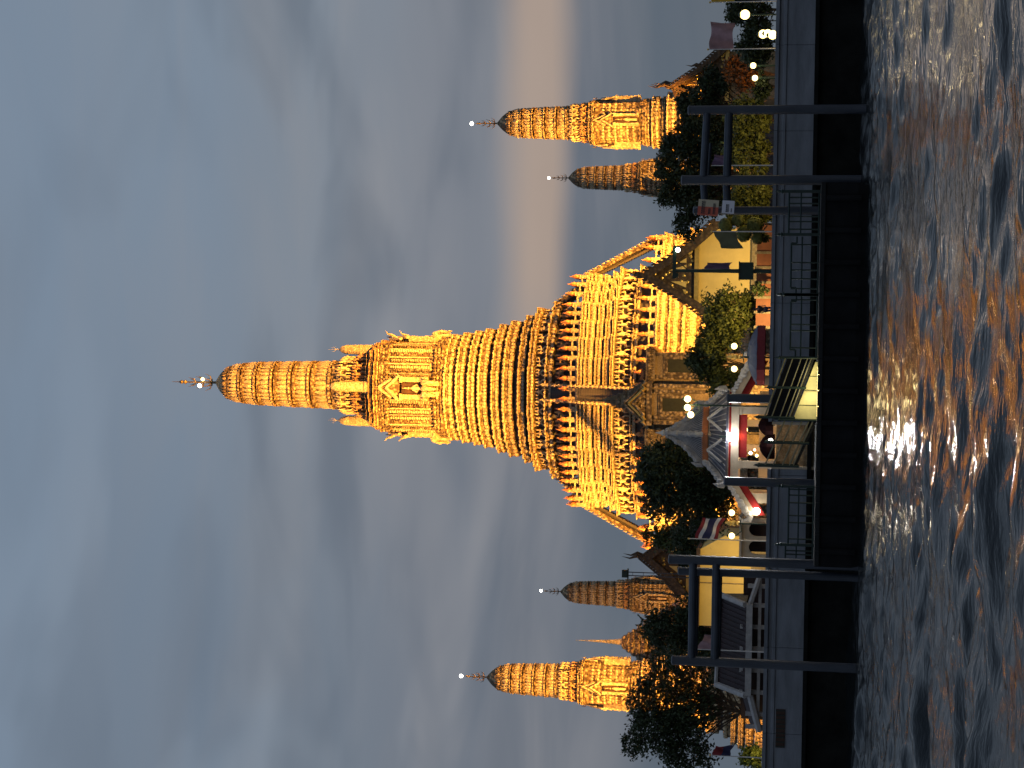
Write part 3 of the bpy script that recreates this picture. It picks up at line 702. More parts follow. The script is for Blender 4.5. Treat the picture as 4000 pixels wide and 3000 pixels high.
tree('broad dark tree at the left edge with bare forked limbs below', [(2600, 2640, 130, 110), (2560, 2840, 125, 120), (2690, 2760, 120, 130), (2690, 2950, 120, 100), (2510, 2740, 75, 110), (2780, 2620, 80, 70), (2480, 2900, 60, 70), (2640, 2860, 130, 120)], 124, 'leaf_dark', 13500, .26, 2790)
tree('bright yellow-green bush at the left end of the wall', [(2945, 2955, 60, 50)], 111, 'leaf_bright', 1500, .22, 2950, name='bush', cat='bush')
for py, lb in ((930, 'small dark shrub at the right corner of the yellow hall'), (1130, 'small dark shrub left of the green lamp post')):
    tree(lb, [(2965, py, 42, 26)], 112, 'leaf_mid', 800, .18, py, name='shrub', cat='shrub')
tp = P(3000, 880, 111); top_ = thing('topiary', 'cloud-pruned topiary with round green balls beside the signs', 'topiary', (tp.x, 111, GZ))
m = MB(); m.path([(0, 0, -.2), (.1, 0, 1.0), (-.1, 0, 2.2)], [.09, .07, .05], 7)
for px, py, r in ((2835, 880, .48), (2885, 860, .42), (2905, 915, .50), (2950, 880, .52), (2960, 930, .36)):
    c = P(px, py, 111) - Vector((tp.x, 111, GZ)); m.path([(0, 0, max(.3, c.z - .6)), tuple(c)], [.05, .03], 5)
    g = np.random.default_rng(int(px)); d = g.normal(size=(420, 3)); d /= np.linalg.norm(d, axis=1)[:, None]
    q = MB(); q.ball(tuple(c), r * .9, 10, 7)
    for dd in d:
        n_ = Vector(dd); a = n_.orthogonal().normalized(); b = n_.cross(a); p = c + n_ * r * random.uniform(.9, 1.04); s = .09
        q.add([p - a * s, p + b * s * .6, p + a * s + n_ * .04, p - b * s * .6], [(0, 1, 2, 3)])
    q.build('foliage_ball', 'leaf_olive', top_)
m.build('trunk', 'bark', top_)

# ------------------------------------------------------------------ halls behind
def horn(m, p, s, h, r):
    """a curved roof finial"""
    m.path([p, (p[0] + s * .10 * h, p[1], p[2] + .30 * h), (p[0] - s * .02 * h, p[1], p[2] + .62 * h), (p[0] + s * .06 * h, p[1], p[2] + h)], [r, r * 1.1, r * .5, r * .05], 6)
def gable_hall(label, apex, eaveL, eaveR, Y, depth, wall_top, wall_l, wall_r, name='temple_hall', wallmat='plaster_yellow', board=.9, horns=(1.6,), roof='roof_dark', split=True):
    A, EL, ER = P(*apex, Y), P(*eaveL, Y), P(*eaveR, Y)
    t = thing(name, label, 'hall', (A.x, Y, GZ)); O = Vector((A.x, Y, GZ)); A, EL, ER = A - O, EL - O, ER - O
    for E, s in ((EL, -1), (ER, 1)):
        d = (A - E); sag = Vector((0, 0, -.06 * d.length)); mid = E.lerp(A, .5) + sag
        m = MB(); th = .28
        for i, (a, b) in enumerate(((E, mid), (mid, A))):
            m.add([(a.x, -.6, a.z), (b.x, -.6, b.z), (b.x, depth, b.z), (a.x, depth, a.z), (a.x, -.6, a.z - th), (b.x, -.6, b.z - th), (b.x, depth, b.z - th), (a.x, depth, a.z - th)],
                  [(0, 1, 2, 3), (7, 6, 5, 4), (0, 4, 5, 1), (1, 5, 6, 2), (2, 6, 7, 3), (3, 7, 4, 0)])
        m.build('roof_slope', roof, t)
        m = MB(); n_ = Vector((0, 0, -board)); k = 9
        for (a, b) in ((E, mid), (mid, A)):
            m.add([(a.x, -.95, a.z + .25), (b.x, -.95, b.z + .25), (b.x, -.62, b.z + .25), (a.x, -.62, a.z + .25), (a.x, -.95, a.z - board), (b.x, -.95, b.z - board), (b.x, -.62, b.z - board), (a.x, -.62, a.z - board)],
                  [(0, 1, 2, 3), (7, 6, 5, 4), (0, 4, 5, 1), (1, 5, 6, 2), (2, 6, 7, 3), (3, 7, 4, 0)])
            for j in range(k):
                p = a.lerp(b, (j + .5) / k); m.path([(p.x, -.8, p.z + .2), (p.x + s * .06, -.8, p.z + .45), (p.x - s * .05, -.8, p.z + .72)], [.13, .12, .02], 5)
        horn(m, (E.x, -.8, E.z + .1), s, horns[0] * .8, .16); horn(m, (mid.x, -.8, mid.z + .2), s, horns[0] * .7, .14)
        m.build('bargeboard', 'bargeboard', t)
    m = MB()
    for i, h in enumerate(horns): horn(m, (.25 * i, -.8 + .5 * i, A.z + .1), 1, h, .17)
    m.build('roof_horn', 'bargeboard', t)
    ztop = P(wall_top, apex[1], Y).z - GZ; xl = P(2850, wall_l, Y).x - O.x; xr = P(2850, wall_r, Y).x - O.x
    def roofz(x):
        E = EL if x < 0 else ER; q = min(1, abs(x) / max(.1, abs(E.x))); return A.z + (E.z - A.z) * q - .06 * (A - E).length * 4 * q * (1 - q) * .8 - board * .55
    if split:
        xs_ = [xl, xl * .5, 0, xr * .5, xr]
        m = MB(); poly = [(x, min(roofz(x), ztop)) for x in np.linspace(xl, xr, 15)]
        m.prism([(xl, -.3)] + [(xl, poly[0][1])] + poly[1:-1] + [(xr, poly[-1][1]), (xr, -.3)], 0, depth); m.build('wall', wallmat, t)
        # pediment
        xs_ = [x for x in np.linspace(EL.x, ER.x, 41) if roofz(x) > ztop + .05]
        if len(xs_) > 2:
            m = MB(); m.prism([(xs_[0], ztop)] + [(x, roofz(x)) for x in xs_] + [(xs_[-1], ztop)], -.25, .2); pd = m.build('pediment', 'bargeboard', t)
            m = MB(); m.box((xs_[0] + xs_[-1]) / 2, -.35, ztop, xs_[-1] - xs_[0] + .3, .4, .38); m.build('entablature', 'gilt', pd)
            for s in (-1, 1):
                for q0, q1 in ((.20, .42), (.50, .68)):
                    x0, x1 = s * abs(xs_[0]) * q0, s * abs(xs_[0]) * q1; zb = ztop + .9
                    hz = min(roofz(x0), roofz(x1)) - .15
                    if hz > zb: MB().prism([(x0, zb), (x1, zb), (x0, hz)] if s < 0 else [(x1, zb), (x0, zb), (x0, hz)], -.30, -.26).build('pediment_panel', 'plaster_yellow', pd)
            r = np.random.default_rng(4); m = MB()
            for j in range(34):
                x = r.uniform(xs_[0], xs_[-1]); z = r.uniform(ztop + .3, max(ztop + .35, roofz(x) - .1)); orn(m, FLOWER, x, -.26, z, 0, .3, .3, .18)
            m.build('gilt_carving', 'gilt', pd, kind='stuff')
    return t
vh = gable_hall('yellow walled hall with a dark pointed gable, right of the great tower', (2512, 1078), (2815, 1278), (2800, 868), 145, 16, 2722, 1262, 895, horns=(.9,))
m = MB(); xl = P(2950, 1270, 145).x - vh.location.x; xr = P(2950, 885, 145).x - vh.location.x
m.box2((xl, -.5, -.2), (xr, -.02, P(2935, 1078, 145).z - GZ)); m.build('plinth', 'old_stone', vh)
# terracotta garden wall before it
gw = thing('garden_wall', 'low terracotta garden wall with dark piers before the yellow hall', 'wall', (P(2980, 1080, 113).x, 113, GZ))
gt = P(2955, 1080, 113).z - GZ
for k in range(7):
    x = -3.4 + k * 1.0; MB().box2((x + .09, 0, -.1), (x + .91, .25, gt)).build('wall_panel', 'terracotta', gw); MB().box2((x - .09, -.06, -.1), (x + .085, .3, gt + .12)).build('pier', 'old_stone', gw)

h2_ = gable_hall('dark tiered temple roof with slender horns at the far right', (2622, 345), (2760, 392), (2840, 180), 172, 14, 2840, 385, 200, wallmat='old_stone', horns=(2.2, 2.0, 1.7), board=.7)
h3_ = gable_hall('dim temple roof with twin horns left of the black-green tree', (2518, 2178), (2665, 2320), (2650, 2060), 165, 14, 2690, 2290, 2080, wallmat='old_stone', horns=(2.1, 2.0), board=.8)
h4_ = gable_hall('small dim roof with curved tips left of the brown tower', (2560, 2420), (2640, 2480), (2640, 2370), 188, 8, 2660, 2460, 2390, wallmat='old_stone', horns=(1.6, 1.3), board=.5)
# yellow wall seen through the left pile frame
yw = thing('yellow_building', 'plain yellow lit building behind the left pile frame', 'building', (P(2900, 2220, 140).x, 140, GZ))
X_ = lambda py, Y, o: P(2900, py, Y).x - o.location.x
zt = P(2735, 2220, 140).z - GZ; zm = P(2880, 2220, 140).z - GZ
m = MB(); m.prism([(X_(2450, 140, yw), -.2), (X_(2095, 140, yw), -.2), (X_(2095, 140, yw), P(2830, 2220, 140).z - GZ), (X_(2150, 140, yw), zt), (X_(2450, 140, yw), zt)], 0, 8); m.build('wall', 'plaster_yellow', yw)
MB().box2((X_(2452, 140, yw), -.15, -.2), (X_(2093, 140, yw), -.01, P(2935, 2220, 140).z - GZ)).build('plinth', 'old_stone', yw)
m = MB(); m.box2((X_(2452, 140, yw), -.6, zt + .01), (X_(2145, 140, yw), 8.3, zt + .3)); m.build('roof_edge', 'roof_dark', yw)
MB().box2((X_(2283, 140, yw), -.08, -.1), (X_(2279, 140, yw), -.005, zt)).build('drain_pipe', 'old_stone', yw)

# the thin spire
cx = P(2400, 2507, 190); ch = thing('chedi_spire', 'thin golden needle spire on a stepped cone, left background', 'spire', (cx.x, 190, GZ))
zq = lambda px: P(px, 2507, 190).z - GZ
wq = lambda h: h * 190 / FPX
m = MB(); m.lathe([(wq(14), zq(2430)), (wq(11), zq(2415)), (wq(9), zq(2400)), (wq(5), zq(2350)), (wq(2.2), zq(2300)), (.012, zq(2248))], 8); m.build('needle', 'tile_pale', ch)
for k, (a, b, h) in enumerate(((2430, 2446, 26), (2446, 2464, 38), (2464, 2484, 50), (2484, 2506, 64), (2506, 2535, 80), (2535, 2575, 92), (2575, 2640, 100))):
    m = MB(); m.loft([(redent(wq(h) * q, FR_T), z) for z, q in ((zq(b), 1.0), (zq(b) * .75 + zq(a) * .25, 1.04), (zq(a), .80))]); s_ = m.build('stepped_tier', 'tile_body', ch)
    o = MB()
    for x, y, a_, w in walk(redent(wq(h), FR_T), .5): orn(o, PETAL, x, y, zq(b), a_, w * .9, (zq(a) - zq(b)) * .9, .25)
    o.build('antefix_row', 'tile_gold', s_, kind='stuff')
MB().box(0, 0, zq(2640) / 2, wq(200), wq(200), zq(2640) - .01).build('base', 'tile_body', ch)
# pole with cameras
cp = P(2500, 2243, 158); pt = thing('camera_pole', 'slim twin-legged mast with a box on top, against the sky', 'mast', (cp.x, 158, GZ))
zz_ = P(2440, 2243, 158).z - GZ
m = MB(); m.path([(-.16, 0, 0), (-.16, 0, zz_)], .05, 6); m.build('leg', 'pile_steel', pt)
m = MB(); m.path([(.16, 0, 0), (.16, 0, zz_)], .05, 6); m.build('leg', 'pile_steel', pt)
m = MB(); m.box(0, 0, zz_, .7, .4, .5); m.box(0, -.02, zz_ - .32, 1.0, .2, .12); m.build('camera_box', 'iron_green', pt)
for k in range(14): MB().box(0, 0, 1.5 + k * 1.0, .32, .04, .04).build('rung', 'pile_steel', pt)
# carved stone base at the far left, lit
rk = P(2940, 2850, 150); ro = thing('carved_stone_base', 'warmly lit carved stone base under the broad left tree', 'stone base', (rk.x, 150, GZ))
for k, (a, b, h) in enumerate(((2855, 2880, 60), (2884, 2910, 72), (2914, 2945, 84), (2950, 3000, 92))):
    c, o1, o2 = MB(), MB(), MB(); band(P(b, 2850, 150).z - GZ, P(a, 2850, 150).z - GZ, h * 150 / FPX, FR_T, c, o1, o2, step=.4)
    c = c.build('base_band', 'tile_gold', ro); o1.build('flower_tiles', 'tile_pale', c, kind='stuff'); o2.build('petal_tiles', 'tile_pale', c, kind='stuff')

# ------------------------------------------------------------------ the porch (mondop) before the great tower
YP = 182.0
pp = P(2600, 1575, YP); po = thing('temple_porch', 'ornate dim stone porch with a triangular gable at the foot of the great tower', 'porch', (pp.x, YP, 0), YAW)
zp = lambda px: P(px, 1575 + .0172 * (px - 2600), YP).z
up = YP / FPX
MB().box2((-up * 195, .6, GZ - .5), (up * 195, 9, zp(2545))).build('body', 'old_stone', po)
MB().box2((-up * 75, -1.6, GZ - .5), (up * 75, .58, zp(2545))).build('front_bay', 'old_stone', po)
for x0, x1, a, b, y in ((-28, 22, 2592, 2700, -1.62), (-170, -120, 2610, 2720, .58), (120, 172, 2605, 2720, .58)):
    x0, x1 = x0 * up, x1 * up
    w = MB().box2((x0, y - .03, zp(b)), (x1, y, zp(a))).build('window', 'window_dark', po)
    fr = MB()
    for q in (0, 1):
        e = .22 + .25 * q
        fr.box2((x0 - e, y - .14 + q * .07, zp(b)), (x0 - e + .22, y + .02, zp(a) + e)); fr.box2((x1 + e - .22, y - .14 + q * .07, zp(b)), (x1 + e, y + .02, zp(a) + e)); fr.box2((x0 - e + .222, y - .14 + q * .07, zp(a) + e - .22), (x1 + e - .222, y + .02, zp(a) + e))
    fr.build('window_frame', 'tile_body', w)
for x in (-72, -52, 48, 70, -190, -105, 100, 190):
    yy = -1.75 if abs(x) < 80 else .45
    m = MB(); m.box(x * up, yy, (GZ + zp(2560)) / 2, .42, .3, zp(2560) - GZ)
    for k in range(9): orn(m, FLOWER, x * up, yy - .15, zp(2580 + k * 18), 0, .34, .40, .12)
    m.build('pilaster', 'tile_body', po)
for px0, px1, w, y in ((2532, 2556, 205, .2), (2520, 2532, 215, 0)):
    m = MB(); m.box2((-w * up, y, zp(px1)), (w * up, 9.2, zp(px0) - .01)); o = MB()
    for k in range(40): orn(o, PETAL, (-w + (k + .5) * w / 20) * up, y, zp(px0) - .1, 0, w * up / 21, -.5, .2)
    e = m.build('cornice', 'old_stone', po); o.build('petal_tiles', 'tile_body', e, kind='stuff')
MB().box2((-85 * up, -2.0, zp(2552)), (85 * up, .1, zp(2530))).build('cornice', 'tile_body', po)
for q, (w, top, bot, y) in enumerate(((84, 2445, 2528, -2.0), (62, 2462, 2526, -2.2), (42, 2480, 2522, -2.35))):
    m = MB(); 
    for s in (-1, 1): m.path([(0, y, zp(top)), (s * w * up * .5, y, zp(top * .45 + bot * .55)), (s * w * up, y, zp(bot)), (s * (w + 12) * up, y, zp(bot - 14))], [.16, .2, .22, .05], 6)
    if q == 0: m.prism([(-w * up * .95, zp(bot)), (w * up * .95, zp(bot)), (0, zp(top + 6))], -1.9, .3)
    m.build('gable', 'tile_body' if q % 2 == 0 else 'gilt', po)
m = MB()
for k in range(22): orn(m, FLOWER, random.uniform(-.9, .9), -1.95, zp(random.uniform(2492, 2524)), 0, .35, .35, .2)
m.build('gable_carving', 'tile_body', po, kind='stuff')
for s in (-1, 1):                                   # low side roofs, dark, with lifted tips
    for y, px, x0, x1 in ((.4, 2512, 95, 150), (.2, 2490, 80, 120), (1.2, 2520, 160, 205)):
        m = MB(); V = []
        for yy in (y, y + 7):
            V += [(s * x0 * up, yy, zp(px)), (s * x1 * up, yy, zp(px + 18)), (s * (x1 + 14) * up, yy, zp(px + 6)), (s * (x1 + 14) * up, yy, zp(px + 12)), (s * x1 * up, yy, zp(px + 32)), (s * x0 * up, yy, zp(px + 16))]
        m.add(V, [(0, 1, 2, 3, 4, 5), (11, 10, 9, 8, 7, 6)] + [(j, j + 6, (j + 1) % 6 + 6, (j + 1) % 6) for j in range(6)]); m.build('side_roof', 'roof_dark', po)
for k, (a, b, w) in enumerate(((2490, 2520, 88), (2465, 2492, 66), (2440, 2467, 50), (2415, 2442, 38), (2392, 2417, 28), (2370, 2394, 19), (2345, 2372, 11))):
    m = MB(); m.loft([([(x, y + 4) for x, y in redent(w * up * q, FR_T)], z) for z, q in ((zp(b), 1), (zp(b) * .7 + zp(a) * .3, 1.05), (zp(a), .82))])
    s_ = m.build('roof_tier', 'old_stone', po); o = MB()
    for x, y, a_, ww in walk(redent(w * up, FR_T), .45): orn(o, PETAL, x, y + 4, zp(b), a_, ww * .9, (zp(a) - zp(b)) * .95, .22)
    o.build('antefix_row', 'tile_body', s_, kind='stuff')
MB().path([(0, 4, zp(2350)), (0, 4, zp(2300)), (0, 4, zp(2200))], [.16, .08, .01], 6).build('needle', 'tile_body', po)

# ------------------------------------------------------------------ riverside pavilion
YA = 109.0; ua = YA / FPX
pa = P(2990, 1705, YA); pav = thing('riverside_pavilion', 'two-tiered blue-grey tiled pavilion with red and cream beams by the landing', 'pavilion', (pa.x, YA, GZ))
za = lambda px: P(px, 1705, YA).z - GZ
xa = lambda py: (1705 - py) * ua
for py in (1606, 1815, 1660, 1760):
    back = py in (1660, 1760); y = 4.6 if back else 0
    m = MB(); m.box(xa(py), y, za(2885) / 2, .46, .46, za(2885)); m.box(xa(py), y, .18, .62, .62, .36); m.box(xa(py), y, za(2893), .58, .58, .16); m.build('column', 'plaster_cream', pav)
def beam(p0, p1, y0, y1, x0, x1, name, mt): return MB().box2((xa(x0), y0, za(p1)), (xa(x1), y1, za(p0))).build(name, mt, pav)
beam(2856, 2886, -.32, 5.0, 1880, 1540, 'beam', 'plaster_cream'); beam(2848, 2855.7, -.42, 5.1, 1884, 1536, 'frieze', 'red_paint'); beam(2838, 2847.7, -.60, 5.3, 1890, 1530, 'cornice', 'plaster_cream')
beam(2886.4, 2918, -.12, .05, 1788, 1622, 'valance', 'red_paint')
def tiled_slope(p00, p10, p11, p01, n, name, rib=.07):
    """roof plane eave p00-p10 to ridge p01-p11 with raised ribs"""
    a, b, c, d = map(Vector, (p00, p10, p11, p01)); nrm = (b - a).cross(d - a).normalized()
    if nrm.z < 0: nrm = -nrm
    mid = lambda u, v: a.lerp(b, u).lerp(d.lerp(c, u), v) - nrm * (.30 * v * (1 - v))
    m = MB(); K = 5; N = 10
    V = [mid(i / N, j / K) for j in range(K + 1) for i in range(N + 1)] ; V2 = [p - nrm * .16 for p in V]; o = len(V); Fs = []
    for j in range(K):
        for i in range(N):
            q = (j * (N + 1) + i, j * (N + 1) + i + 1, (j + 1) * (N + 1) + i + 1, (j + 1) * (N + 1) + i); Fs += [q, tuple(x + o for x in reversed(q))]
    for i in range(N): Fs += [(i, i + o, i + 1 + o, i + 1)]
    m.add(V + V2, Fs); s = m.build(name, 'roof_tile_blue', pav)
    for k in range(n + 1):
        u = k / n; MB().path([mid(u, v / 4) + nrm * .03 for v in range(5)], rib * .5, 5).build('tile_rib', 'ridge_white', s)
    return s
# lower roof: four slopes
e0, e1, t0, t1 = xa(1888), xa(1528), xa(1812), xa(1588); ze, zt = za(2838), za(2768)
yf, yb, yi, yo = -.75, 5.5, 1.1, 3.6
tiled_slope((e0, yf, ze), (e1, yf, ze), (t1, yi, zt), (t0, yi, zt), 16, 'lower_roof'); tiled_slope((e1, yf, ze), (e1, yb, ze), (t1, yo, zt), (t1, yi, zt), 14, 'lower_roof')
tiled_slope((e0, yb, ze), (e0, yf, ze), (t0, yi, zt), (t0, yo, zt), 14, 'lower_roof'); tiled_slope((e1, yb, ze), (e0, yb, ze), (t0, yo, zt), (t1, yo, zt), 16, 'lower_roof')
def ridge(pts, r, name='ridge', scroll=True, mt='ridge_white'):
    m = MB(); pts = [Vector(p) for p in pts]
    k = 14; P_ = []
    for i in range(k + 1):
        q = i / k * (len(pts) - 1); j = min(int(q), len(pts) - 2); P_.append(pts[j].lerp(pts[j + 1], q - j))
    m.path(P_, r, 6)
    if scroll:
        for i, p in enumerate(P_[1:]): m.ball((p.x, p.y, p.z + r * 1.5), r * (1.25 if i % 3 else 1.7), 6, 4)
        e = P_[0]; d = (P_[0] - P_[1]).normalized(); m.path([e, e + d * .22 + Vector((0, 0, .14)), e + d * .26 + Vector((0, 0, .46)), e + d * .05 + Vector((0, 0, .72))], [r * 1.3, r * 1.6, r * 1.1, r * .2], 6)
    return m.build(name, mt, pav)
for ex, tx in ((e0, t0), (e1, t1)): ridge([(ex, yf, ze + .08), ((ex + tx) / 2, (yf + yi) / 2, (ze + zt) / 2 - .02), (tx, yi, zt + .1)], .13)
# two small gables standing on the lower roof
for pk in (1641, 1764):
    for s in (-1, 1): ridge([(xa(pk) + s * 46 * ua, yf + .35, za(2822)), (xa(pk), yf + .75, za(2764))], .10, 'gablet_trim', False)
R = 112 * ua; MB().loft([([(xa(1704) + x * R * .88, 2.3 + y * R * .75) for x, y in ((0, -1), (1, 0), (0, 1), (-1, 0))], z) for z in (zt - .5, za(2748))]).build('drum', 'plaster_cream', pav)
m = MB(); o = []
# upper roof: corner towards the river
cxx = xa(1704); cy = 2.3; zf = za(2741); R = 112 * ua
cor = [(cxx, cy - R * .85, zf), (cxx + R, cy, zf), (cxx, cy + R * .85, zf), (cxx - R, cy, zf)]
apx = (cxx, cy, za(2606))
for k in range(4):
    a, b = cor[k], cor[(k + 1) % 4]; tiled_slope(a, b, apx, apx, 13, 'upper_roof', .06)
    A_, B_ = Vector(a), Vector(b); d = B_ - A_
    MB().add([A_, B_, B_ + Vector((0, 0, -.34)), A_ + Vector((0, 0, -.34)), A_ * .97 + Vector(apx) * .03, B_ * .97 + Vector(apx) * .03, B_ * .97 + Vector(apx) * .03 + Vector((0, 0, -.42)), A_ * .97 + Vector(apx) * .03 + Vector((0, 0, -.42))],
             [(0, 1, 2, 3), (7, 6, 5, 4), (3, 2, 6, 7), (0, 4, 5, 1)]).build('fascia', 'orange_paint', pav)
    ridge([tuple(A_ + Vector((0, 0, .1))), tuple(A_.lerp(Vector(apx), .5) + Vector((0, 0, -.20))), tuple(Vector(apx) + Vector((0, 0, .1)))], .14)
MB().lathe([(.24, 0), (.30, .16), (.16, .3), (.22, .42), (.10, .6), (.02, .95)], 10, apx).build('roof_knob', 'plaster_white', pav)
# side wings: sloping white boards with scrolls, red behind, cream pillars
for s, (pi, po_, zi, zo, pl) in ((1, (1545, 1412, 2864, 2938, 1487)), (-1, (1890, 2010, 2858, 2938, 1945))):
    x0, x1 = xa(pi), xa(po_); z0, z1 = za(zi), za(zo)
    m = MB(); V = [(x0, -.25, z0), (x1, -.25, z1), (x1, -.25, z1 - .42), (x0, -.25, z0 - .42)]; V += [(a, 4.8, c) for a, b, c in V]
    m.add(V, [(0, 1, 2, 3), (7, 6, 5, 4), (0, 4, 5, 1), (1, 5, 6, 2), (2, 6, 7, 3), (3, 7, 4, 0)]); w = m.build('wing_roof', 'plaster_cream', pav)
    m = MB()
    for k in range(11):
        q = (k + .5) / 11; m.ball((x0 + (x1 - x0) * q, -.3, z0 + (z1 - z0) * q + .12 + .06 * (k % 2)), .17 + .07 * (k > 5), 7, 5, (1, .6, 1))
    m.path([(x1, -.3, z1), (x1 + s * .35, -.3, z1 + .12), (x1 + s * .42, -.3, z1 + .5), (x1 + s * .1, -.3, z1 + .72)], [.2, .22, .16, .03], 6); m.build('scroll_crest', 'plaster_white', w)
    m = MB(); m.add([(x0, 0, z0 - .43), (x1, 0, z1 - .43), (x1, 0, z1 - .95), (x0, 0, z0 - .95)] + [(x0, .2, z0 - .43), (x1, .2, z1 - .43), (x1, .2, z1 - .95), (x0, .2, z0 - .95)], [(0, 1, 2, 3), (7, 6, 5, 4), (3, 2, 6, 7), (1, 5, 6, 2)]); m.build('wing_beam', 'red_paint', w)
    MB().box(xa(pl), .3, za(2915) / 2, .62, .5, za(2915)).build('column', 'plaster_cream', pav)
    MB().box(xa(pl), 4.2, za(2915) / 2, .62, .5, za(2915)).build('column', 'plaster_cream', pav)
MB().box2((xa(1885), 5.0, -.05), (xa(1530), 5.2, za(2960))).build('rear_parapet', 'plaster_cream', pav)
# things inside and before it
def bulb(label, px, py, Y, r, mt, power=0, color=(1, .9, .7), name='lamp', hang=.5, river=0):
    p = P(px, py, Y); t = thing(name, label, 'lamp', tuple(p)); MB().ball((0, 0, 0), r, 10, 7).build('bulb', mt, t, True)
    MB().path([(0, 0, r * .8), (0, 0, r + hang)], r * .18, 6).build('stem', 'iron_green', t)
    if power: lamp_light('POINT', 'light', t, (0, -r - .25, 0), power, color, .2)
    if river: lamp_light('SPOT', 'added_river_spot', t, (0, -r - .1, 0), river, color, .22, (0, -r - 10, -2.5), 120)  # extra spot added to strengthen the sparkle on the water
bulb('dazzling white floodlamp under the eaves of the riverside pavilion', 2857, 1706, YA - .85, .28, 'globe_white', 30, (.9, .94, 1), river=2200)
bulb('small yellow lamp under the red valance', 2897, 1703, YA + .3, .13, 'bulb_yellow', 50, (1, .72, .30), river=1300)
bulb('yellow oval lantern glowing inside the pavilion', 2905, 1678, YA + 2.4, .26, 'bulb_yellow', 60, (1, .75, .35))
bulb('tiny white lamp inside the pavilion on the left', 2932, 1770, YA + 2.2, .10, 'bulb_white', 60)
bulb('small orange lamp inside the pavilion, lowest of a cluster', 2956, 1780, YA + 2.6, .10, 'bulb_yellow', 40, (1, .6, .25), hang=.15)
bulb('small red lamp inside the pavilion, top of a cluster', 2948, 1757, YA + 2.6, .09, 'bulb_red', 20, (1, .3, .2), hang=.15)
bulb('white lamp over the lit landing steps', 3010, 1722, WALLY + .9, .15, 'bulb_white', 34, (1, .85, .62), hang=.2)
bulb('oval white lamp under the left wing of the pavilion', 2955, 1997, YA, .24, 'bulb_white', 40)

def parasol(label, py0, py1, ptop, prim, Y, cm, vm, name='parasol', trim=None):
    c = P(prim, (py0 + py1) / 2, Y); t = thing(name, label, 'parasol', (c.x, Y, GZ)); r = (py1 - py0) / 2 * Y / FPX
    z1, z0 = P(ptop, (py0 + py1) / 2, Y).z - GZ, c.z - GZ; N = 12
    for k in range(N):
        a0, a1 = 2 * math.pi * k / N, 2 * math.pi * (k + 1) / N; m = MB(); V = []
        for q in (0, .35, .65, .85, 1):
            rr = r * q; zz_ = z1 - (z1 - z0) * q ** 2.0
            V += [(rr * math.cos(a0), rr * math.sin(a0), zz_), (rr * math.cos((a0 + a1) / 2) * .985, rr * math.sin((a0 + a1) / 2) * .985, zz_ - .03), (rr * math.cos(a1), rr * math.sin(a1), zz_)]
        Fs = []
        for j in range(4):
            for i in (0, 1): Fs.append((j * 3 + i, j * 3 + i + 1, j * 3 + i + 4, j * 3 + i + 3))
        m.add(V, Fs); g = m.build('canopy_panel', cm, t)
        v = MB(); v.add([(r * math.cos(a), r * math.sin(a), z) for a in (a0, a1) for z in (z0, z0 - .50)], [(0, 1, 3, 2)]); v.build('valance', vm, g)
        MB().path([(0, 0, z1), (r * .62 * math.cos(a0), r * .62 * math.sin(a0), z1 - (z1 - z0) * .36 - .02), (r * math.cos(a0), r * math.sin(a0), z0)], .018, 4).build('rib', trim or 'cloth_white', t)
    MB().path([(0, 0, 0), (0, 0, z1 + .12)], .04, 7).build('pole', 'plaster_white', t)
parasol('wide blue parasol with a red valance standing behind the river wall', 1272, 1502, 2918, 2958, 107.9, 'cloth_blue', 'cloth_red', trim='cloth_blue')
parasol('dark maroon parasol in the pavilion doorway, right one of the pair', 1622, 1702, 2962, 2990, 107.6, 'cloth_maroon', 'cloth_maroon', trim='cloth_maroon')
parasol('dark maroon parasol in the pavilion doorway, left one of the pair', 1696, 1792, 2966, 2996, 107.8, 'cloth_maroon', 'cloth_maroon', trim='cloth_maroon')

# arched cream kiosk left of the pavilion
ka = P(2990, 2105, 112); kk = thing('arched_kiosk', 'cream kiosk with two dark arched openings, below the striped flag', 'kiosk', (ka.x, 112, GZ)); uk = 112 / FPX
zk = lambda px: P(px, 2105, 112).z - GZ
def arch(m, x0, x1, zb, zt_, zr, y0, y1):
    n = 10; c = (x0 + x1) / 2; r = (x1 - x0) / 2
    arc = [(c - r * math.cos(math.pi * i / n), zb + (zr - zb) * math.sin(math.pi * i / n)) for i in range(n + 1)]
    for i in range(n): m.prism([arc[i], arc[i + 1], (arc[i + 1][0], zt_), (arc[i][0], zt_)], y0, y1)
m = MB(); arch(m, -62 * uk, -8 * uk, zk(2955), zk(2898), zk(2925), 0, .4); arch(m, 8 * uk, 62 * uk, zk(2955), zk(2898), zk(2925), 0, .4); m.build('arch', 'plaster_cream', kk)
for x in (-70, 0, 70): MB().box2(((x - 8) * uk, -.02, -.1), ((x + 8) * uk, .42, zk(2898))).build('pillar', 'plaster_cream', kk)
MB().box2((-62 * uk, 2.0, -.1), (62 * uk, 2.2, zk(2900))).build('back_wall', 'roof_maroon', kk); MB().box2((-84 * uk, -.3, zk(2897)), (84 * uk, 2.6, zk(2888))).build('roof_slab', 'plaster_cream', kk)

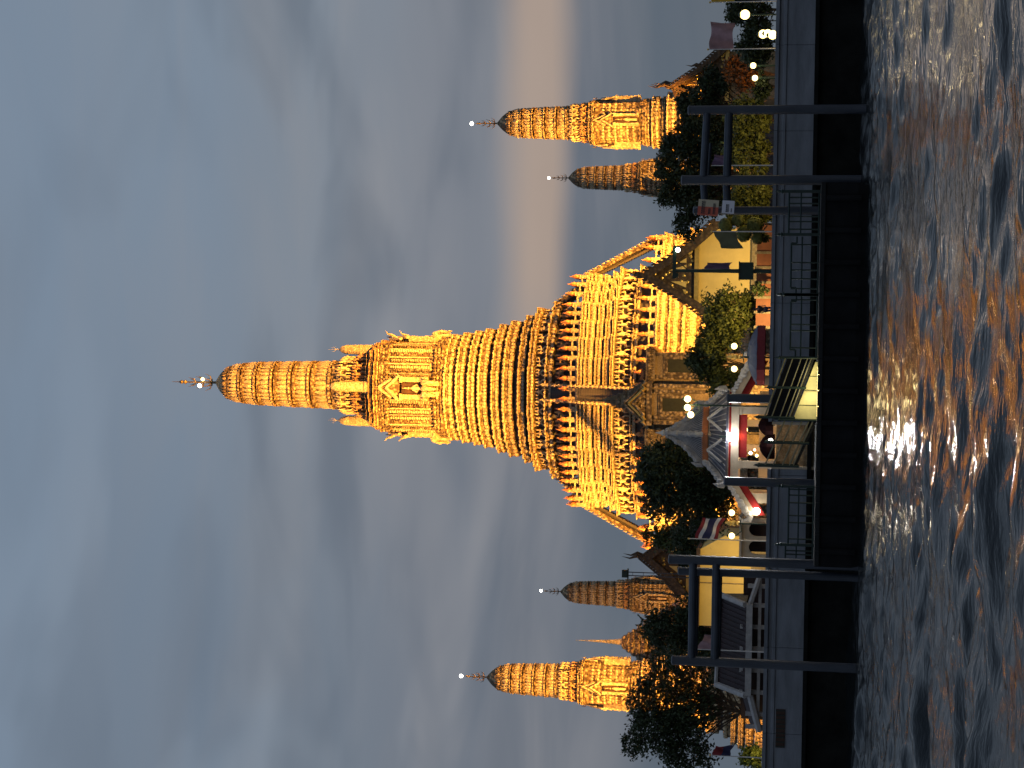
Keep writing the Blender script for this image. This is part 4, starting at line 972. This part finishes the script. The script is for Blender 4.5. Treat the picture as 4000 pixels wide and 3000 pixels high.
# dark roofed pavilion on the left
YL = 109.5; lo_ = P(2990, 2540, YL); lp = thing('dark_roofed_pavilion', 'low pavilion with a black-maroon roof edged in white, on the left bank', 'pavilion', (lo_.x, YL, GZ)); O = Vector((lo_.x, YL, GZ))
def q4(p, y): return P(p[0], p[1], YL + y) - O
def slab4(pts, th, name, mt, par=lp):
    a = [Vector(p) for p in pts]; n = (a[1] - a[0]).cross(a[3] - a[0]).normalized() * th
    return MB().add(a + [p - n for p in a], [(0, 1, 2, 3), (7, 6, 5, 4), (0, 4, 5, 1), (1, 5, 6, 2), (2, 6, 7, 3), (3, 7, 4, 0)]).build(name, mt, par)
RA, RB, EA, EB = q4((2818, 2322), 3.0), q4((2800, 2672), 3.0), q4((2914, 2362), 0), q4((2914, 2716), 0)
rf = slab4((EB, EA, RA, RB), .12, 'roof', 'roof_maroon')
for k in range(18):
    u = (k + .5) / 18; MB().path([tuple(EB.lerp(EA, u) + Vector((0, -.05, .03))), tuple(RB.lerp(RA, u) + Vector((0, -.05, .03)))], .04, 5).build('tile_rib', 'roof_maroon', rf)
for a, b, r in ((RA, EA, .20), (RB, EB, .20), (RB, RA, .14)): MB().path([tuple(a + Vector((0, -.1, .05))), tuple(b + Vector((0, -.1, .05)))], r, 6).build('white_edge', 'ridge_white', lp)
MB().box2((EB.x, -.25, EB.z - .32), (EA.x + .05, .1, EA.z - .03)).build('eave_board', 'ridge_white', lp)
slab4((EA + Vector((.02, 0, 0)), q4((2925, 2318), 4), q4((2822, 2318), 4), RA + Vector((.02, 0, 0))), .1, 'gable_end', 'old_stone')
WA, WB_, WC, WD = q4((2930, 2716), .2), q4((2966, 2856), .2), q4((2930, 2830), 3), q4((2900, 2716), 3)
wr = slab4((WB_, WA, WD, WC), .12, 'wing_roof', 'roof_maroon'); MB().path([tuple(WA + Vector((0, -.1, 0))), tuple(WB_ + Vector((0, -.1, 0)))], .22, 6).build('white_edge', 'ridge_white', lp)
WA2, WB2 = q4((2930, 2362), .2), q4((2968, 2250), .2); MB().path([tuple(WA2 + Vector((0, -.1, 0))), tuple(WB2 + Vector((0, -.1, 0)))], .18, 6).build('white_edge', 'ridge_white', lp)
for py in (2290, 2365, 2450, 2535, 2620, 2705, 2790, 2840):
    c = q4((2960, py), .4); MB().box(c.x, .5, 1.05, .26, .26, 2.1 if 2340 < py < 2730 else 1.2).build('post', 'ridge_white', lp)
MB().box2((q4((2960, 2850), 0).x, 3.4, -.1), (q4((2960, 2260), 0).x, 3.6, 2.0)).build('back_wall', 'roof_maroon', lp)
MB().box2((q4((2960, 2850), 0).x, .3, .75), (q4((2960, 2260), 0).x, .4, .95)).build('hand_rail', 'ridge_white', lp)

# ------------------------------------------------------------------ lamps along the promenade
def lantern_post(label, px, pys, Y, base_px=3000, pole_top=None, r=.20, mt='globe_warm', power=16, orn_px=None, cross=True, pole_py=None):
    pyc = pole_py or sum(pys) / len(pys); b = P(base_px, pyc, Y); t = thing('lamp_post', label, 'lamp post', (b.x, Y, GZ), 0, 'lamp posts on the promenade')
    zt_ = P(px, pyc, Y).z - GZ
    MB().lathe([(.16, 0), (.16, .25), (.09, .35), (.06, .6), (.05, max(.8, zt_ - .1)), (.03, zt_)], 8).build('pole', 'lamp_green', t)
    for i, py in enumerate(pys):
        p = P(px + (12 if i == 2 else 0), py, Y) - Vector((b.x, Y, GZ))
        if abs(p.x) > .1:
            MB().path([(0, 0, p.z - .55), (p.x * .6, 0, p.z - .62), (p.x, 0, p.z - r - .05)], [.035, .03, .03], 6).build('arm', 'lamp_green', t)
        MB().ball(tuple(p), r, 10, 7).build('globe', mt, t, True)
        MB().lathe([(r * .5, 0), (r * .62, .05), (r * .12, .16)], 8, (p.x, p.y, p.z + r * .86)).build('globe_cap', 'lamp_green', t)
        lamp_light('POINT', 'light', t, (p.x, p.y - r - .1, p.z), power, (1, .78, .42), r * .8)
    if orn_px: 
        z = P(orn_px, pyc, Y).z - GZ; MB().lathe([(.05, 0), (.16, .08), (.10, .2), (.20, .34), (.13, .5), (.17, .62), (.03, .95)], 8, (0, 0, z - .4)).build('gilt_ornament', 'gilt', t)
lantern_post('twin-globe lamp post by the blue parasol', 2868, (1352, 1441), 107.2, orn_px=2872)
lantern_post('tall three-globe lamp post before the blue roofed pavilion', 2686, (1558, 1592, 1620), 107.4, pole_py=1588, r=.22, power=50)
lantern_post('twin-globe lamp post by the arched kiosk', 2858, (2003, 2093), 107.2, orn_px=2865)
lantern_post('single lantern lamp post near the right edge under the dark tree', 2910, (57,), 110, r=.32)
lantern_post('short lamp post between flagpole and wall, nearest the dark round tree', 2980, (133,), 112, r=.29, power=14)
lantern_post('middle lamp of the three close together under the pink flag', 2999, (130,), 110, base_px=3020, r=.26, power=14)
lantern_post('low lamp right beside the wall top, under the pink flag', 3018, (136,), 107.2, base_px=3040, r=.29, power=14)
lantern_post('round lamp in the shrubs left of the pink flag', 2942, (256,), 112, r=.20, power=22)
lantern_post('round lamp in the shrubs closest to the right pile frame', 2949, (305,), 112, r=.20, power=22)
# dark street lamp with a crossarm and a control box
sl_ = P(3000, 1060, 107.3); st = thing('street_lamp', 'dark green street lamp with crossarm and control box before the yellow hall', 'street lamp', (sl_.x, 107.3, GZ)); us = 107.3 / FPX
zl = lambda px: P(px, 1060, 107.3).z - GZ
MB().path([(0, 0, -.1), (0, 0, zl(2640))], [.15, .10], 8).build('pole', 'lamp_green', st)
MB().box(1.0 * us * 30, 0, zl(2634), 122 * us, .16, .22).build('crossarm', 'lamp_green', st)
for x in (88, -18): MB().box(x * us, 0, zl(2640), .28, .3, .34).build('lamp_housing', 'lamp_green', st)
MB().ball((80 * us, -.2, zl(2647)), .15, 8, 6).build('lens', 'bulb_white', st)
MB().path([(0, 0, zl(2690)), (36 * us, 0, zl(2650))], .035, 5).build('brace', 'lamp_green', st)
MB().box(0, -.1, zl(2917), 66 * us, .5, 52 * us).build('control_box', 'lamp_green', st); MB().box(0, -.12, zl(2888), 72 * us, .6, .06).build('box_lid', 'lamp_green', st)

# ------------------------------------------------------------------ flags
def flag(label, pole_py, p_top, p_bot, fly, drop, Y, stripes, pole_top, pole_bot=3010, wave=.12):
    """cloth on a pole: fly = px offset of the free edge (upright right positive), drop = px it hangs down"""
    b = P(3000, pole_py, Y); t = thing('flag', label, 'flag', (b.x, Y, GZ), 0, 'flags along the bank'); u = Y / FPX
    zt_ = P(pole_top, pole_py, Y).z - GZ
    MB().path([(0, 0, -.1), (0, 0, zt_)], [.045, .03], 7).build('pole', 'plaster_white', t); MB().ball((0, 0, zt_ + .04), .07, 7, 5).build('pole_knob', 'gilt', t)
    z1, z0 = P(p_top, pole_py, Y).z - GZ, P(p_bot, pole_py, Y).z - GZ; tot = sum(w for w, _ in stripes); acc = 0; N = 12
    for w, mt in stripes:
        v0, v1 = acc / tot, (acc + w) / tot; acc += w; V = []
        for i in range(N + 1):
            q = i / N; x = fly * u * q; zd = drop * u * q ** 1.3
            for v in (v0, (v0 + v1) / 2, v1):
                z = z1 + (z0 - z1) * v - zd + .05 * math.sin(q * 7 + v * 4); y = wave * math.sin(q * 8 + v * 3 + fly) * q ** .5 * 2
                V.append((x + .05 * math.sin(v * 6 + q * 3) * q, y, z))
        Fs = [(i * 3 + j, i * 3 + 3 + j, i * 3 + 4 + j, i * 3 + 1 + j) for i in range(N) for j in (0, 1)]
        MB().add(V, Fs).build('stripe' if len(stripes) > 1 else 'cloth', mt, t, True)
flag('dusty pink flag on a white pole near the right edge', 190, 2772, 2862, 104, 4, 107.6, [(1, 'cloth_pink')], 2768, wave=.16)
flag('yellow flag cut by the right edge', 5, 2780, 2866, 60, 3, 107.6, [(1, 'cloth_yellow')], 2776)
flag('small purple flag behind the right pile frame', 646, 2782, 2826, 42, 8, 108, [(1, 'cloth_purple')], 2778)
flag('olive grey pennant hanging before the yellow hall', 905, 2790, 2872, -66, 30, 108, [(1, 'cloth_olive')], 2782, wave=.05)
flag('purple banner folded against the green street lamp', 1054, 2752, 2846, 26, 12, 107.9, [(1, 'cloth_purple')], 2748, wave=.05)
flag('red white and navy striped flag beside the arched kiosk', 2114, 2715, 2800, 82, 30, 108.2, [(1, 'cloth_red'), (1, 'cloth_white'), (2, 'cloth_navy'), (1, 'cloth_white'), (1, 'cloth_red')], 2692)
flag('faded pink flag seen between the tubes of the left pile frame', 2548, 2726, 2786, 56, 26, 108.2, [(1, 'cloth_pink')], 2722)
flag('dark red flag drooping at the left edge below the broad tree', 2962, 2782, 2850, 40, 14, 108.2, [(1, 'cloth_red'), (1, 'cloth_navy')], 2776)

# ------------------------------------------------------------------ mooring piles
def pile_frame(label, posts, tubes, Y):
    b = P(3200, posts[0][1], Y); t = thing('pile_frame', label, 'mooring piles', (b.x, Y, 0)); u = Y / FPX
    for px0, py0, px1, py1, r, dy in posts:
        a = P(px0, py0, Y + dy); c = P(px1, py1, Y + dy)
        MB().path([(a.x - b.x, dy, a.z), (a.x - b.x, dy, -2.5)], r, 18).build('pile', 'pile_steel', t, False)
        MB().lathe([(r * 1.06, -.03), (r * 1.06, .06), (r * .6, .12)], 18, (a.x - b.x, dy, a.z)).build('pile_cap', 'pile_steel', t)
    for px0, py0, px1, py1, r, dy in tubes:
        a = P(px0, py0, Y + dy); c = P(px1, py1, Y + dy)
        MB().path([(a.x - b.x, dy, a.z), (c.x - b.x, dy, c.z)], r, 14).build('cross_tube', 'pile_steel', t, False)
    return t
pile_frame('right mooring frame of tall steel piles joined by two cross tubes', [(2694, 431, 3350, 431, .27, 0), (2668, 704, 3360, 704, .29, .0), (2715, 822, 3100, 822, .25, 1.6)],
           [(2762, 442, 2748, 690, .22, 0), (2848, 442, 2840, 690, .24, 0), (2775, 560, 2765, 700, .12, 1.2), (2748, 704, 2755, 822, .21, 1.5), (2838, 704, 2842, 822, .23, 1.5)], 99)
pile_frame('left mooring frame of tall steel piles joined by two cross tubes', [(2618, 2184, 3340, 2200, .28, 0), (2655, 2230, 3340, 2240, .25, 1.3), (2630, 2578, 3335, 2610, .28, 0)],
           [(2708, 2190, 2702, 2575, .24, 0), (2798, 2190, 2792, 2575, .24, 0), (2722, 2240, 2716, 2560, .14, 1.4), (2813, 2240, 2806, 2560, .14, 1.4)], 99)
def single_pile(label, px, py, r, Y):
    a = P(px, py, Y); t = thing('mooring_pile', label, 'mooring pile', (a.x, Y, 0), 0, 'single piles of the landing')
    MB().path([(0, 0, -2.5), (0, 0, a.z)], r, 18).build('shaft', 'pile_steel', t); MB().lathe([(r * 1.1, -.05), (r * 1.1, .07), (r * .5, .16)], 18, (0, 0, a.z)).build('pile_cap', 'pile_steel', t)
single_pile('thick dark pile at the right corner of the blue roofed pavilion', 2846, 1555, .27, 101.5)
single_pile('thick dark pile at the left corner of the blue roofed pavilion', 2836, 1880, .27, 101.5)
# signs on the right frame
def sign(label, px0, px1, py0, py1, Y, bases, rows, tilt):
    c = P((px0 + px1) / 2, (py0 + py1) / 2, Y); t = thing('sign_board', label, 'sign', tuple(c)); t.rotation_euler = (0, rad(tilt), rad(6)); u = Y / FPX; w, h = (py1 - py0) * u, (px1 - px0) * u
    acc = -w / 2
    for fr, mt in bases: MB().box2((acc, -.03, -h / 2), (acc + w * fr - .001, .03, h / 2)).build('board', mt, t); acc += w * fr
    for z, hh_, glyphs in rows:
        x = -w * .40
        for g in glyphs:
            m = MB(); gw = w * g
            m.box2((x, -.045, h * (z - hh_ / 2)), (x + gw * .3, -.032, h * (z + hh_ / 2))); m.box2((x + gw * .3, -.045, h * (z + hh_ * .22)), (x + gw * .85, -.032, h * (z + hh_ / 2)))
            m.box2((x + gw * .62, -.045, h * (z - hh_ / 2)), (x + gw * .85, -.032, h * (z + hh_ * .22))); m.build('letter', 'sign_ink', t); x += gw * 1.06
    MB().path([(0, .05, h / 2), (0, .5, h / 2 + .3)], .03, 5).build('bracket', 'pile_steel', t)
sign('cream notice board, one half coloured as if red-lit, with dark lettering on the third pile', 2727, 2806, 780, 842, 98.6, [(.55, 'sign_redlit'), (.45, 'sign_cream')], [(.24, .17, (.13,) * 6), (-.07, .11, (.05, .09, .05, .09, .05)), (-.30, .12, (.11,) * 6)], 4)
sign('small white notice board under the red-lit one', 2821, 2868, 784, 834, 98.6, [(1, 'sign_white')], [(.05, .26, (.15,) * 4), (-.28, .10, (.06,) * 5)], 3)

# ------------------------------------------------------------------ landing pontoon, railings, gangways
DZ = 2.55; YD = 96.5
px0, px1 = P(3250, 2216, YD).x, P(3250, 712, YD).x
pn = thing('landing_pontoon', 'long black floating landing stage in front of the river wall', 'pontoon', ((px0 + px1) / 2, YD, 0)); hw = (px1 - px0) / 2
MB().loft([([(-hw + .3, .25), (hw - .3, .25), (hw - .3, 6.2), (-hw + .3, 6.2)], -.8), ([(-hw, 0), (hw, 0), (hw, 6.4), (-hw, 6.4)], .5), ([(-hw, 0), (hw, 0), (hw, 6.4), (-hw, 6.4)], DZ - .25)]).build('hull', 'hull_black', pn)
for k in range(24):
    w = 2 * hw / 24; MB().box2((-hw + k * w + .01, -.15, DZ - .248), (-hw + (k + 1) * w - .01, 6.5, DZ)).build('deck_board', 'deck_dark', pn)
for k in range(12): MB().path([(-hw + (k + .5) * hw / 6, -.18, DZ - .3), (-hw + (k + .5) * hw / 6, -.18, .3)], .16, 8).build('fender', 'hull_black', pn)

def fence(label, pyA, pyB, top, Y, verts, cross=(.62,), posts=(True, True), notch=True):
    a, b = P(3100, pyA, Y), P(3100, pyB, Y); t = thing('iron_railing', label, 'railing', (b.x, Y, DZ), 0, 'green iron railings of the landing'); L = a.x - b.x; h = P(top, (pyA + pyB) / 2, Y).z - DZ
    bar = lambda x0, z0, x1, z1, r=.045, nm='bar': MB().path([(x0, 0, z0), (x1, 0, z1)], r, 6).build(nm, 'iron_green', t)
    n = .12 * h if notch else 0
    bar(n * 2, h, L - n * 2, h, .055, 'top_rail')
    if notch:
        for s, x in ((1, 0), (-1, L)): bar(x, h - n * 1.6, x + s * n * 2, h - n * 1.6, .05, 'rail_step'); bar(x + s * n * 2, h - n * 1.6, x + s * n * 2, h, .05, 'rail_step')
    for c in cross: bar(0, h * c, L, h * c, .045, 'middle_rail')
    bar(0, .08, L, .08, .05, 'bottom_rail')
    for v in verts: bar(L * v, .08, L * v, h)
    for f, x in zip(posts, (0, L)):
        if f:
            MB().box(x, 0, (h + .35) / 2, .16, .16, h + .35).build('post', 'iron_green', t); MB().lathe([(.10, 0), (.13, .06), (.07, .14), (.09, .24), (.01, .48)], 8, (x, 0, h + .35)).build('post_finial', 'iron_green', t)
    return t
fence('short green railing at the foot of the third pile', 748, 916, 3082, 98.2, (.12, .3, .42, .72, .86), notch=False)
fence('long green railing right half, before the yellow hall', 924, 1150, 3090, 98.2, (.10, .27, .42, .55, .86), posts=(True, False))
fence('long green railing left half, before the parasol', 1152, 1392, 3088, 98.2, (.14, .42, .52, .68, .92), posts=(False, True))
fence('green railing at the left end of the landing', 1900, 2128, 3080, 98.2, (.1, .38, .5, .72, .85, .95), posts=(True, True), notch=False)
fence('short green railing beside the left mooring frame', 2132, 2180, 3068, 98.4, (.3, .6), posts=(False, False), notch=False)

def gangway(label, pyA, pyB, floorA, floorB, railA, railB, Y, posts, panel, seg):
    a, b = P(floorA, pyA, Y), P(floorB, pyB, Y); t = thing('gangway', label, 'gangway', tuple(a)); O = a; wy = 1.5
    fa, fb = Vector((0, 0, 0)), b - O; ra, rb = P(railA, pyA, Y) - O, P(railB, pyB, Y) - O
    for k in range(seg):
        q0, q1 = k / seg, (k + 1) / seg - .006; p, q = fa.lerp(fb, q0), fa.lerp(fb, q1)
        V = [(p.x, 0, p.z), (q.x, 0, q.z), (q.x, wy, q.z), (p.x, wy, p.z)]; V += [(x, y, z - .16) for x, y, z in V]
        MB().add(V, [(0, 1, 2, 3), (7, 6, 5, 4), (0, 4, 5, 1), (1, 5, 6, 2), (2, 6, 7, 3), (3, 7, 4, 0)]).build('floor_plank', 'deck_dark', t)
    for y, mt in ((0, 'rail_cream'), (wy, 'rail_cream')):
        for f in (1.0, .72, .40, .16, .02):
            MB().path([(fa.x + (ra.x - fa.x) * f, y, fa.z + (ra.z - fa.z) * f), (fb.x + (rb.x - fb.x) * f, y, fb.z + (rb.z - fb.z) * f)], .045 if f == 1 else .035, 6).build('rail', mt, t)
        for q in posts:
            p = fa.lerp(fb, q); r_ = ra.lerp(rb, q); MB().path([(p.x, y, p.z - .3), (p.x, y, r_.z + .3)], .075, 7).build('post', 'iron_green', t); MB().lathe([(.09, 0), (.11, .06), (.06, .12), (.01, .34)], 7, (p.x, y, r_.z + .3)).build('post_finial', 'iron_green', t)
    if panel:
        V = [(fa.x, wy - .1, fa.z + .1), (fb.x, wy - .1, fb.z + .1), (rb.x, wy - .1, rb.z - .1), (ra.x, wy - .1, ra.z - .1)]; V += [(x, y - .03, z) for x, y, z in V]
        MB().add(V, [(0, 1, 2, 3), (7, 6, 5, 4), (0, 4, 5, 1), (1, 5, 6, 2), (2, 6, 7, 3), (3, 7, 4, 0)]).build('mesh_panel', 'hull_black', t)
    return t
gangway('gangway with cream rails climbing left above the lit canvas', 1398, 1632, 3172, 3085, 3068, 2985, 98.0, (0, .5, 1), True, 14)
gangway('gangway with bare rails climbing left before the pavilion doorway', 1642, 1822, 3180, 3100, 3066, 2986, 98.0, (0, .5, 1), False, 11)
# lit canvas under the first gangway
cv = P(3195, 1640, 98.3); ca = thing('canvas_screen', 'pale yellow lit canvas screen hung under the right gangway', 'canvas', tuple(cv)); u = 98.3 / FPX
def cpt(px, py): q = P(px, py, 98.3) - cv; return q.x, q.z
cc = [cpt(3198, 1640), cpt(3190, 1412), cpt(3186, 1405), cpt(3108, 1600), cpt(3098, 1640)]
N = 14; 
for k in range(4):
    V = []; x0, x1 = cc[0][0] + (cc[1][0] - cc[0][0]) * k / 4, cc[0][0] + (cc[1][0] - cc[0][0]) * (k + 1) / 4 - .02
    for i in range(6):
        x = x0 + (x1 - x0) * i / 5; q = min(1, max(0, x / cc[1][0])); zt_ = cc[4][1] + (cc[2][1] - cc[4][1]) * q
        for v in (0, .5, 1): V.append((x, .05 * math.sin(x * 3 + v * 2), cc[0][1] + (zt_ - cc[0][1]) * v))
    f = [(i * 3 + j, i * 3 + 3 + j, i * 3 + 4 + j, i * 3 + 1 + j) for i in range(5) for j in (0, 1)]
    MB().add(V, f).build('canvas_strip', 'canvas', ca, True)
    MB().path([(x1 + .01, -.06, cc[0][1]), (x1 + .01, -.06, cc[4][1] + (cc[2][1] - cc[4][1]) * min(1, x1 / cc[1][0]))], .02, 5).build('batten', 'iron_green', ca)
MB().path([(.2, -.9, .04), (cc[1][0] - .3, -.9, .04)], .05, 8).build('added_tube', 'bulb_yellow', ca)  # glowing tube and its point lights, added to light the canvas
lamp_light('POINT', 'light', ca, (1.2, -1.0, .5), 60, (1, .85, .42), .3); lamp_light('POINT', 'light', ca, (2.6, -1.0, .4), 42, (1, .85, .42), .3)

# ------------------------------------------------------------------ the passer-by behind the wall
def person(label, px, py, Y, face):
    top = P(px, py, Y); H = top.z - GZ + .02; k = H / 1.70
    t = thing('person', label, 'person', (top.x, Y, GZ), rad(face)); t.scale = (k, k, k)
    def skin(name, mt, verts, edges, radii, root=0, par=t):
        me = bpy.data.meshes.new(name); me.from_pydata(verts, edges, []); me.materials.append(MATS[mt]); o = bpy.data.objects.new(name, me); COL.objects.link(o); o.parent = par
        s = o.modifiers.new('skin', 'SKIN'); s.use_smooth_shade = True
        for i, r in enumerate(radii): me.skin_vertices[0].data[i].radius = (r, r) if not isinstance(r, tuple) else r
        me.skin_vertices[0].data[root].use_root = True
        sub = o.modifiers.new('sub', 'SUBSURF'); sub.levels = sub.render_levels = 1
        return o
    V = [(0, 0, .92), (0, 0, 1.15), (0, .01, 1.36), (0, -.02, 1.46), (0, -.05, 1.56), (0, -.05, 1.66)]; E = [(0, 1), (1, 2), (2, 3), (3, 4), (4, 5)]; R = [(.15, .11), (.14, .11), (.16, .10), .055, .085, .06]
    for s in (-1, 1):
        i = len(V); V += [(s * .19, .01, 1.38), (s * .25, .02, 1.12), (s * .22, -.12, .92), (s * .19, -.19, .89)]; E += [(2, i), (i, i + 1), (i + 1, i + 2), (i + 2, i + 3)]; R += [.06, .045, .035, (.035, .018)]
        for j, l in enumerate((.07, .085, .09, .08)):
            n = len(V); x = s * (.165 + .018 * j); V += [(x, -.23, .885 - .004 * j), (x, -.23 - l, .87)]; E += [(i + 3, n), (n, n + 1)]; R += [.009, .008]
        n = len(V); V += [(s * .15, -.20, .90), (s * .135, -.25, .90)]; E += [(i + 3, n), (n, n + 1)]; R += [.010, .009]
        i = len(V); V += [(s * .10, 0, .86), (s * .11, -.02, .48), (s * .11, .03, .08), (s * .12, -.12, .03)]; E += [(0, i), (i, i + 1), (i + 1, i + 2), (i + 2, i + 3)]; R += [.085, .06, .042, .035]
    b = skin('body', 'skin', V, E, R)
    m = MB(); m.ball((0, -.045, 1.625), .10, 10, 7, (1, 1.1, 1.05)); m.ball((0, .02, 1.59), .095, 10, 7, (1, .9, 1.1)); m.build('hair', 'cloth_dark', t, True)
    m = MB(); m.ball((0, -.14, 1.575), .016, 6, 4, (1, 1.4, 1.3)); m.ball((-.035, -.13, 1.60), .012, 6, 4); m.ball((.035, -.13, 1.60), .012, 6, 4); m.ball((0, -.132, 1.535), .02, 6, 4, (1.3, .5, .4)); m.build('face_features', 'skin', t, True)
    V = [(0, 0, .90), (0, 0, 1.15), (0, .01, 1.37)]; E = [(0, 1), (1, 2)]; R = [(.175, .135), (.165, .135), (.18, .125)]
    for s in (-1, 1): i = len(V); V += [(s * .20, .01, 1.38), (s * .235, .02, 1.20)]; E += [(2, i), (i, i + 1)]; R += [.082, .066]
    skin('shirt', 'cloth_dark', V, E, R)
    V = [(0, 0, .92)]; E = []; R = [(.16, .125)]
    for s in (-1, 1): i = len(V); V += [(s * .10, 0, .84), (s * .11, -.02, .48), (s * .11, .03, .10)]; E += [(0, i), (i, i + 1), (i + 1, i + 2)]; R += [.10, .08, .065]
    skin('trousers', 'cloth_navy', V, E, R)
person('person in dark clothes looking down behind the river wall, right of the parasol', 2944, 1208, 107.4, 20)

# ------------------------------------------------------------------ fill floods added to brighten halls, bushes, porch and stone base
def fill_flood(label, px, py, Y, aim, energy, color=(1, .72, .26), size=110):
    p = P(px, py, Y); p = Vector((p.x, Y, GZ + .3)); t = thing('fill_floodlight', label, 'floodlight', (p.x, Y, GZ), 0, 'added fill floodlights')
    a = P(*aim); d = (a - p).normalized(); q = d.to_track_quat('-Y', 'Z').to_matrix().to_4x4(); q.translation = Vector((0, 0, .3))
    m = MB().box(0, .05, 0, .36, .16, .26); m.v = [tuple(q @ Vector(v)) for v in m.v]; m.build('housing', 'iron_green', t)
    m = MB().box(0, -.035, 0, .30, .01, .20); m.v = [tuple(q @ Vector(v)) for v in m.v]; m.build('lens', 'flood_lens', t)
    MB().path([(0, .05, 0), (0, .05, .2)], .04, 6).build('stake', 'iron_green', t)
    lamp_light('SPOT', 'beam', t, tuple(Vector((0, 0, .3)) + d * .12), energy, color, .12, tuple(Vector((0, 0, .3)) + d * 5), size)
fill_flood('added fill floodlight shining on the yellow hall wall', 2990, 1040, 136, (2830, 1078, 145), 2000)
fill_flood('added fill floodlight shining on the right end of the yellow hall', 2990, 960, 137, (2830, 960, 145), 900)
fill_flood('added fill floodlight shining on the left end of the yellow hall', 2990, 1190, 137, (2830, 1190, 145), 900)
fill_flood('added fill floodlight shining on the plain yellow building', 2990, 2220, 133, (2830, 2220, 140), 2000)
fill_flood('added fill floodlight under the hedge by the first pile', 3000, 500, 109.5, (2900, 500, 114), 270, size=140)
fill_flood('added fill floodlight under the hedge by the second pile', 3000, 740, 109.5, (2890, 740, 114), 270, size=140)
fill_flood('added fill floodlight under the large olive bush', 3000, 1240, 109.5, (2850, 1250, 114.5), 1500, size=140)
fill_flood('added fill floodlight under the bright left bush', 3000, 2930, 109.0, (2940, 2950, 111), 90, size=140)
fill_flood('added fill floodlight before the carved stone base', 3000, 2820, 143, (2900, 2850, 150), 2200, FLOOD, 120)
fill_flood('added fill floodlight before the temple porch', 3000, 1560, 170, (2600, 1575, 182), 15000, (1, .52, .12), 120)
fill_flood('added fill floodlight in the rust coloured tree', 3000, 270, 124, (2890, 290, 128), 330, FLOOD, 140)
